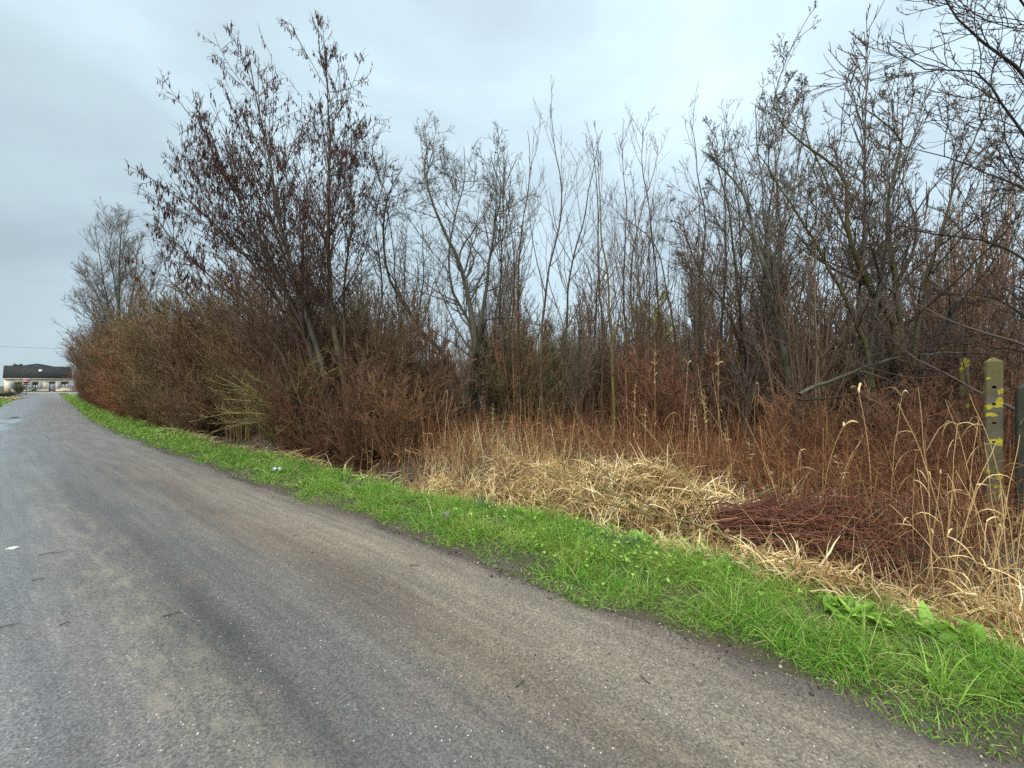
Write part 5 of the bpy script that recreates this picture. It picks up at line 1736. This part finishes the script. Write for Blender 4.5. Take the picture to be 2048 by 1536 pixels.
# facade with real openings: columns of the wall between them
wins = [(.148, .253, .55, 1.90), (.398, .488, .75, 1.95), (.648, .738, .05, 2.0), (.837, .953, 1.0, 2.02)]
parts = []
xprev = 0.0
T = .3
for (a0, a1, z0, z1) in wins:
    xa, xb = a0 * WH, a1 * WH
    parts.append(box(xprev, xa, 0, T, 0, EAVE)); parts.append(box(xa, xb, 0, T, z1, EAVE)); parts.append(box(xa, xb, 0, T, 0, z0))
    xprev = xb
parts.append(box(xprev, WH, 0, T, 0, EAVE))
parts += [box(0, WH, DEP - T, DEP, 0, EAVE), box(0, T, T, DEP - T, 0, EAVE), box(WH - T, WH, T, DEP - T, 0, EAVE)]
gv = np.array([(0.02, T, EAVE), (0.02, DEP - .1, EAVE), (.02, DEP / 2, RIDGE - .15), (.28, T, EAVE), (.28, DEP - .1, EAVE), (.28, DEP / 2, RIDGE - .15)])
gf = [np.array([[0, 1, 2], [3, 5, 4]]), np.array([[0, 3, 4, 1], [1, 4, 5, 2], [2, 5, 3, 0]])]
parts.append((gv, gf)); parts.append((gv + np.array([WH - .3, 0, 0]), gf))
v, f = join(parts)
wall = link("wall", mesh_from("wall", v, f, m_wall), house)
# roof slabs
ov = .16


def slab(y0, z0, y1, z1, th=.14):
    dy, dz = y1 - y0, z1 - z0; L = math.hypot(dy, dz); ny, nz = -dz / L * th, dy / L * th
    if nz < 0: ny, nz = -ny, -nz
    v = np.array([(x, y, z) for x in (-ov, WH + ov * .6) for (y, z) in ((y0, z0), (y1, z1), (y1 + ny, z1 + nz), (y0 + ny, z0 + nz))])
    return v, np.array([[0, 1, 2, 3], [7, 6, 5, 4], [0, 4, 5, 1], [1, 5, 6, 2], [2, 6, 7, 3], [3, 7, 4, 0]])


sl = (RIDGE - EAVE) / (DEP / 2)
v, f = join([slab(-ov, EAVE - ov * sl + .02, DEP / 2, RIDGE), slab(DEP + ov, EAVE - ov * sl + .02, DEP / 2 + .001, RIDGE)])
roof = link("roof", mesh_from("roof", v, f, m_roof), house)
link("gutter", mesh_from("gutter", *box(-ov, WH + ov * .6, -ov - .13, -ov - .003, EAVE - ov * sl - .02, EAVE - ov * sl + .12), m_trim), roof)


def on_roof(x0, x1, t0, t1, lift, th):
    y0, y1 = t0 * DEP / 2, t1 * DEP / 2
    nz = 1 / math.hypot(1, sl); ny = -sl * nz
    v = []
    for x in (x0, x1):
        for (y, l) in ((y0, lift), (y1, lift), (y1, lift + th), (y0, lift + th)):
            v.append((x, y + ny * (l + .14), EAVE + y * sl + nz * (l + .14) + .02))
    return np.array(v), np.array([[0, 1, 2, 3], [7, 6, 5, 4], [0, 4, 5, 1], [1, 5, 6, 2], [2, 6, 7, 3], [3, 7, 4, 0]])


sk = link("skylight", mesh_from("skylight", *on_roof(.485 * WH, .545 * WH, .50, .68, -.02, .10), m_frame), roof)
link("pane", mesh_from("pane", *on_roof(.492 * WH, .538 * WH, .52, .66, .083, .012), m_sky_l), sk)
link("roof_vent", mesh_from("roof_vent", *on_roof(.295 * WH, .315 * WH, .18, .26, -.02, .14), m_frame), roof)
for wi, (a0, a1, z0, z1) in enumerate(wins):
    xa, xb = a0 * WH, a1 * WH
    if wi == 2:
        d = link("door", mesh_from("door", *box(xa + .04, xb - .04, .10, .16, z0, z1 - .32), m_door), house)
        link("handle", mesh_from("handle", *box(xb - .17, xb - .14, .06, .098, 1.0, 1.14), m_frame), d)
        link("transom", mesh_from("transom", *box(xa + .04, xb - .04, .11, .15, z1 - .315, z1 - .02), m_glass), d)
        v, f = join([box(xa - .08, xa - .003, -.02, .03, 0, z1 + .08), box(xb + .003, xb + .08, -.02, .03, 0, z1 + .08), box(xa, xb, -.02, .03, z1 + .003, z1 + .08)])
        link("surround", mesh_from("surround", v, f, m_trim), d)
        continue
    mid = (xa + xb) / 2
    fw = .06
    v, f = join([box(xa + .003, xa + fw, .10, .16, z0 + .003, z1 - .003), box(xb - fw, xb - .003, .10, .16, z0 + .003, z1 - .003), box(xa + fw, xb - fw, .102, .158, z0 + .003, z0 + fw), box(xa + fw, xb - fw, .102, .158, z1 - fw, z1 - .003),
                 box(mid - .04, mid + .04, .101, .159, z0 + fw, z1 - fw)])
    w_ = link("window", mesh_from("window", v, f, m_frame), house)
    v, f = join([box(xa + fw, mid - .04, .12, .13, z0 + fw, z1 - fw), box(mid + .04, xb - fw, .12, .13, z0 + fw, z1 - fw)])
    link("pane", mesh_from("pane", v, f, m_glass), w_)
    if wi != 0:
        zc = z0 + (z1 - z0) * .52
        v, f = join([box(xa + fw + .02, mid - .07, .105, .117, z0 + fw, zc), box(mid + .07, xb - fw - .02, .105, .117, z0 + fw, zc)])
        link("curtain", mesh_from("curtain", v, f, m_curt), w_)
    link("sill", mesh_from("sill", *box(xa - .06, xb + .06, -.06, -.003, z0 - .07, z0 - .003), m_trim), w_)
for (a0, a1, z0, z1) in ((.064, .146, .55, 1.90), (.255, .30, .55, 1.90), (.355, .396, .75, 1.95), (.490, .544, .75, 1.95), (.776, .835, 1.0, 2.02), (.955, .995, 1.0, 2.02)):
    xa, xb = a0 * WH, a1 * WH
    v, f = join([box(xa, xb, -.055, -.02, z0, z1)] + [box(xa + .04, xb - .04, -.065, -.056, z, z + .05) for z in np.arange(z0 + .1, z1 - .1, .12)])
    link("shutter", mesh_from("shutter", v, f, m_shut), house)
lx = .69 * WH
v, f = lathe([(.0, .10), (.05, .09), (.13, 0), (.10, -.01), (.0, -.01)], 14, (lx, -.18, 2.28))
v2, f2 = box(lx - .02, lx + .02, -.18, -.003, 2.33, 2.37)
link("wall_lamp", mesh_from("wall_lamp", *join([(v, f), (v2, f2)]), m_frame), house)


def h_pt(a, d, z=0.0):
    p = HL + hv / WH * (a * WH) + np.array([hv[1], -hv[0]]) / WH * d
    return (p[0], p[1], z)


# garden wall along the pavement, broken at the door; rail on top
for (a0, a1, lab) in ((.11, .41, "low pale yellow garden wall in front of the house's dark window"), (.44, .64, "low pale yellow garden wall between the bin and the door"), (.75, 1.0, "low pale yellow garden wall below the house's curtained end window")):
    t_ = thing("garden_wall", lab, "wall", h_pt(a0, 1.3, .10), hang, group="low garden walls")
    L = (a1 - a0) * WH
    link("wall", mesh_from("wall", *box(0, L, 0, .2, 0, .48), m_low), t_)
    link("coping", mesh_from("coping", *box(-.02, L + .02, -.03, .23, .483, .55), m_trim), t_)
    v, f = join([box(0, L, .09, .12, .80, .83)] + [box(x, x + .03, .085, .125, .553, .82) for x in np.arange(.1, L, 1.1)])
    link("railing", mesh_from("railing", v, f, m_frame), t_)

m_bin = simple_mat("grey-green bin plastic", (.10, .135, .13), .5, .1, 4)
wb = thing("wheelie_bin", "grey-green wheeled bin standing between the low garden walls", "bin", h_pt(.425, 1.9, .12), hang)
bv = np.array([(-.25, -.3, .12), (.25, -.3, .12), (.25, .3, .12), (-.25, .3, .12), (-.36, -.4, .78), (.36, -.4, .78), (.36, .4, .78), (-.36, .4, .78)])
bf = np.array([[3, 2, 1, 0], [0, 1, 5, 4], [1, 2, 6, 5], [2, 3, 7, 6], [3, 0, 4, 7], [4, 5, 6, 7]])
link("body", mesh_from("body", bv, bf, m_bin), wb)
link("lid", mesh_from("lid", *box(-.39, .39, -.43, .43, .783, .85), m_bin), wb)
for sx in (-.2, .2):
    v, f = lathe([(.0, -.03), (.1, -.03), (.1, .03), (.0, .03)], 14)
    link("wheel", mesh_from("wheel", v[:, [2, 0, 1]] + np.array([sx, .28, .1]), f, m_frame), wb)

# round red traffic sign with a plate below
m_red = simple_mat("red sign face", (.28, .022, .022), .5, .1, 4)
m_white = simple_mat("white sign paint", (.7, .7, .7), .5, .03, 4)
m_black = simple_mat("black plate", (.02, .02, .022), .5)
m_galv = simple_mat("dark sign post", (.055, .05, .045), .6)
Zs_ = 63.0
sx_ = (53 - 1024) / F * Zs_
sg_ = thing("road_sign", "round red no-entry sign with a small black plate on a dark post", "road sign", (sx_, Zs_, float(hxy(sx_, Zs_))), .87)
link("post", mesh_from("post", *lathe([(.045, -.1), (.045, 2.35)], 12), m_galv, True), sg_)
v, f = lathe([(.0, 0), (.42, 0), (.42, .03), (.0, .03)], 36); v = v[:, [0, 2, 1]] * np.array([1, -1, 1]) + np.array([0, -.05, 2.05])
disc = link("disc", mesh_from("disc", v, f, m_white, False), sg_)
v, f = lathe([(.0, 0), (.39, 0), (.39, .008), (.0, .008)], 36); v = v[:, [0, 2, 1]] * np.array([1, -1, 1]) + np.array([0, -.081, 2.05])
link("red_face", mesh_from("red_face", v, f, m_red), disc)
link("bar", mesh_from("bar", *box(-.30, .30, -.10, -.090, 1.99, 2.11), m_white), disc)
link("plate", mesh_from("plate", *box(-.32, .32, -.08, -.05, 1.38, 1.58), m_black), sg_)
link("white_plate", mesh_from("white_plate", *box(-.28, .28, -.079, -.051, 1.12, 1.377), m_white), sg_)

# beige boundary wall with its dark end post, on the near side of the street
bw = thing("boundary_wall", "beige panel wall with a dark end post beside the road sign", "wall", (-78.5, 56.5, 0), .05)
link("panel", mesh_from("panel", *box(-14, 0, 0, .15, 0, 1.12), simple_mat("beige panel", (.50, .42, .26), .85, .1, 2)), bw)
link("coping", mesh_from("coping", *box(-14, .02, -.04, .19, 1.123, 1.2), m_frame), bw)
link("end_post", mesh_from("end_post", *box(.003, .28, -.05, .2, 0, 1.45), m_frame), bw)

# garden shrub by the sign, dark low clump and cut straw on the left verge
rng = np.random.default_rng(870)


def small_shrub(label, x, y, h, spread, n, col, rmin, seed):
    rng = np.random.default_rng(seed)
    a = rng.uniform(0, 6.28, n); o_ = rng.uniform(.1, 1, n) * spread; m = 7
    Ps = np.empty((n, m, 3)); hh = h * rng.uniform(.6, 1.05, n)
    for j in range(m):
        t = j / (m - 1)
        Ps[:, j] = np.stack([np.cos(a) * (.08 + o_ * t), np.sin(a) * (.08 + o_ * t), -.05 + hh * t], 1)
    Rs = np.full((n, 1), .02) * np.linspace(1, .5, m)[None]
    o = thing("shrub", label, "shrub", (x, y, float(hxy(x, y))))
    link("stems", mesh_from("stems", *tubes(Ps, Rs, 3), M['twig']), o, col)
    b1 = grow(Ps, Rs, rng, n=9, t=(.2, 1), ang=(40, 12), ln=.4, fall=.3, m=4, wob=.1, trop=.05, rr=.7, rmin=rmin)
    b2 = grow(b1[0], b1[1], rng, n=4, t=(.2, 1), ang=(40, 12), ln=.45, fall=.3, m=3, wob=.1, trop=.05, rr=.7, rmin=rmin * .8)
    v, f = join([tubes(*b1, 3), tubes(*b2, 3)])
    link("crown", mesh_from("crown", v, f, M['twig']), o, col)


small_shrub("bare olive garden shrub between the road sign and the beige wall", (37 - 1024) / F * 61, 61, 1.75, .9, 30, (.13, .12, .07), .016, 871)
small_shrub("low dark evergreen clump on the grass in front of the beige wall", (8 - 1024) / F * 50, 50, .5, 1.6, 40, (.035, .045, .02), .02, 872)
n = 260
x0, y0 = gpx(4, 799)
pos = np.column_stack([rng.normal(0, .40, n), rng.normal(0, .4, n), rng.uniform(.02, .14, n)])
d = rand_dirs(n, -.1, .35, rng)
v, f = tubes(np.stack([pos, pos + d * .3, pos + d * .65], 1), np.tile([[.022, .018, .012]], (n, 1)), 4)
o = link("straw_pile", mesh_from("straw_pile", v, f, M['straw'])); o.location = (x0, y0, float(hxy(x0, y0)))
tag(o, "heap of pale cut straw lying on the grass across the lane", "straw heap")

# blue-roofed barn and dark conifers behind the house
m_blue_r = simple_mat("blue sheet roof", (.045, .085, .17), .5, .1, 1)
barn = thing("barn", "barn with a shallow blue roof behind the house", "barn", ((74 - 1024) / F * 120, 120, 0), .89)
wv = np.array([(-4.2, 0, 0), (4.2, 0, 0), (4.2, 12, 0), (-4.2, 12, 0), (-4.2, 0, 6.55), (4.2, 0, 6.55), (4.2, 12, 6.55), (-4.2, 12, 6.55), (0, 0, 7.55), (0, 12, 7.55)])
link("wall", mesh_from("wall", wv, [np.array([[0, 1, 5, 4], [1, 2, 6, 5], [2, 3, 7, 6], [3, 0, 4, 7]]), np.array([[4, 5, 8], [7, 9, 6]])], simple_mat("pale sheet wall", (.45, .47, .5), .7)), barn)
rv = np.array([(x, y, z + dz) for y in (-.4, 12.4) for dz in (.03, .45) for (x, z) in ((-4.6, 6.46), (0, 7.56), (4.6, 6.46))])
rf = np.array([[0, 1, 4, 3], [1, 2, 5, 4], [6, 9, 10, 7], [7, 10, 11, 8], [3, 4, 10, 9], [4, 5, 11, 10], [0, 6, 7, 1], [1, 7, 8, 2], [0, 3, 9, 6], [2, 8, 11, 5]])
link("roof", mesh_from("roof", rv, rf, m_blue_r), barn)
rng = np.random.default_rng(880)
for k, (px, ty, lab) in enumerate(((30, 727, "dark conifer tip poking above the house ridge, leftmost of three"), (37, 729, "lower middle conifer tip above the house ridge"), (42, 728, "conifer tip above the house ridge, beside the blue barn"))):
    leafy("conifer", lab, "tree", px, 105, ty, .55, M['needle'], 700, .14, rng, conic=True, col=(.04, .035, .03))

# overhead wire across the lane
A, B_ = np.array([-95.0, 62.0, 8.3]), np.array([-30.0, 58.0, 6.4])
t = np.linspace(0, 1, 24)[:, None]
c = A + (B_ - A) * t; c[:, 2] -= (4 * .5 * t * (1 - t))[:, 0]
o = link("overhead_wire", mesh_from("overhead_wire", *tubes(c[None], np.full((1, 24), .016), 6), m_black, True))
tag(o, "thin sagging overhead wire crossing above the lane end", "wire")
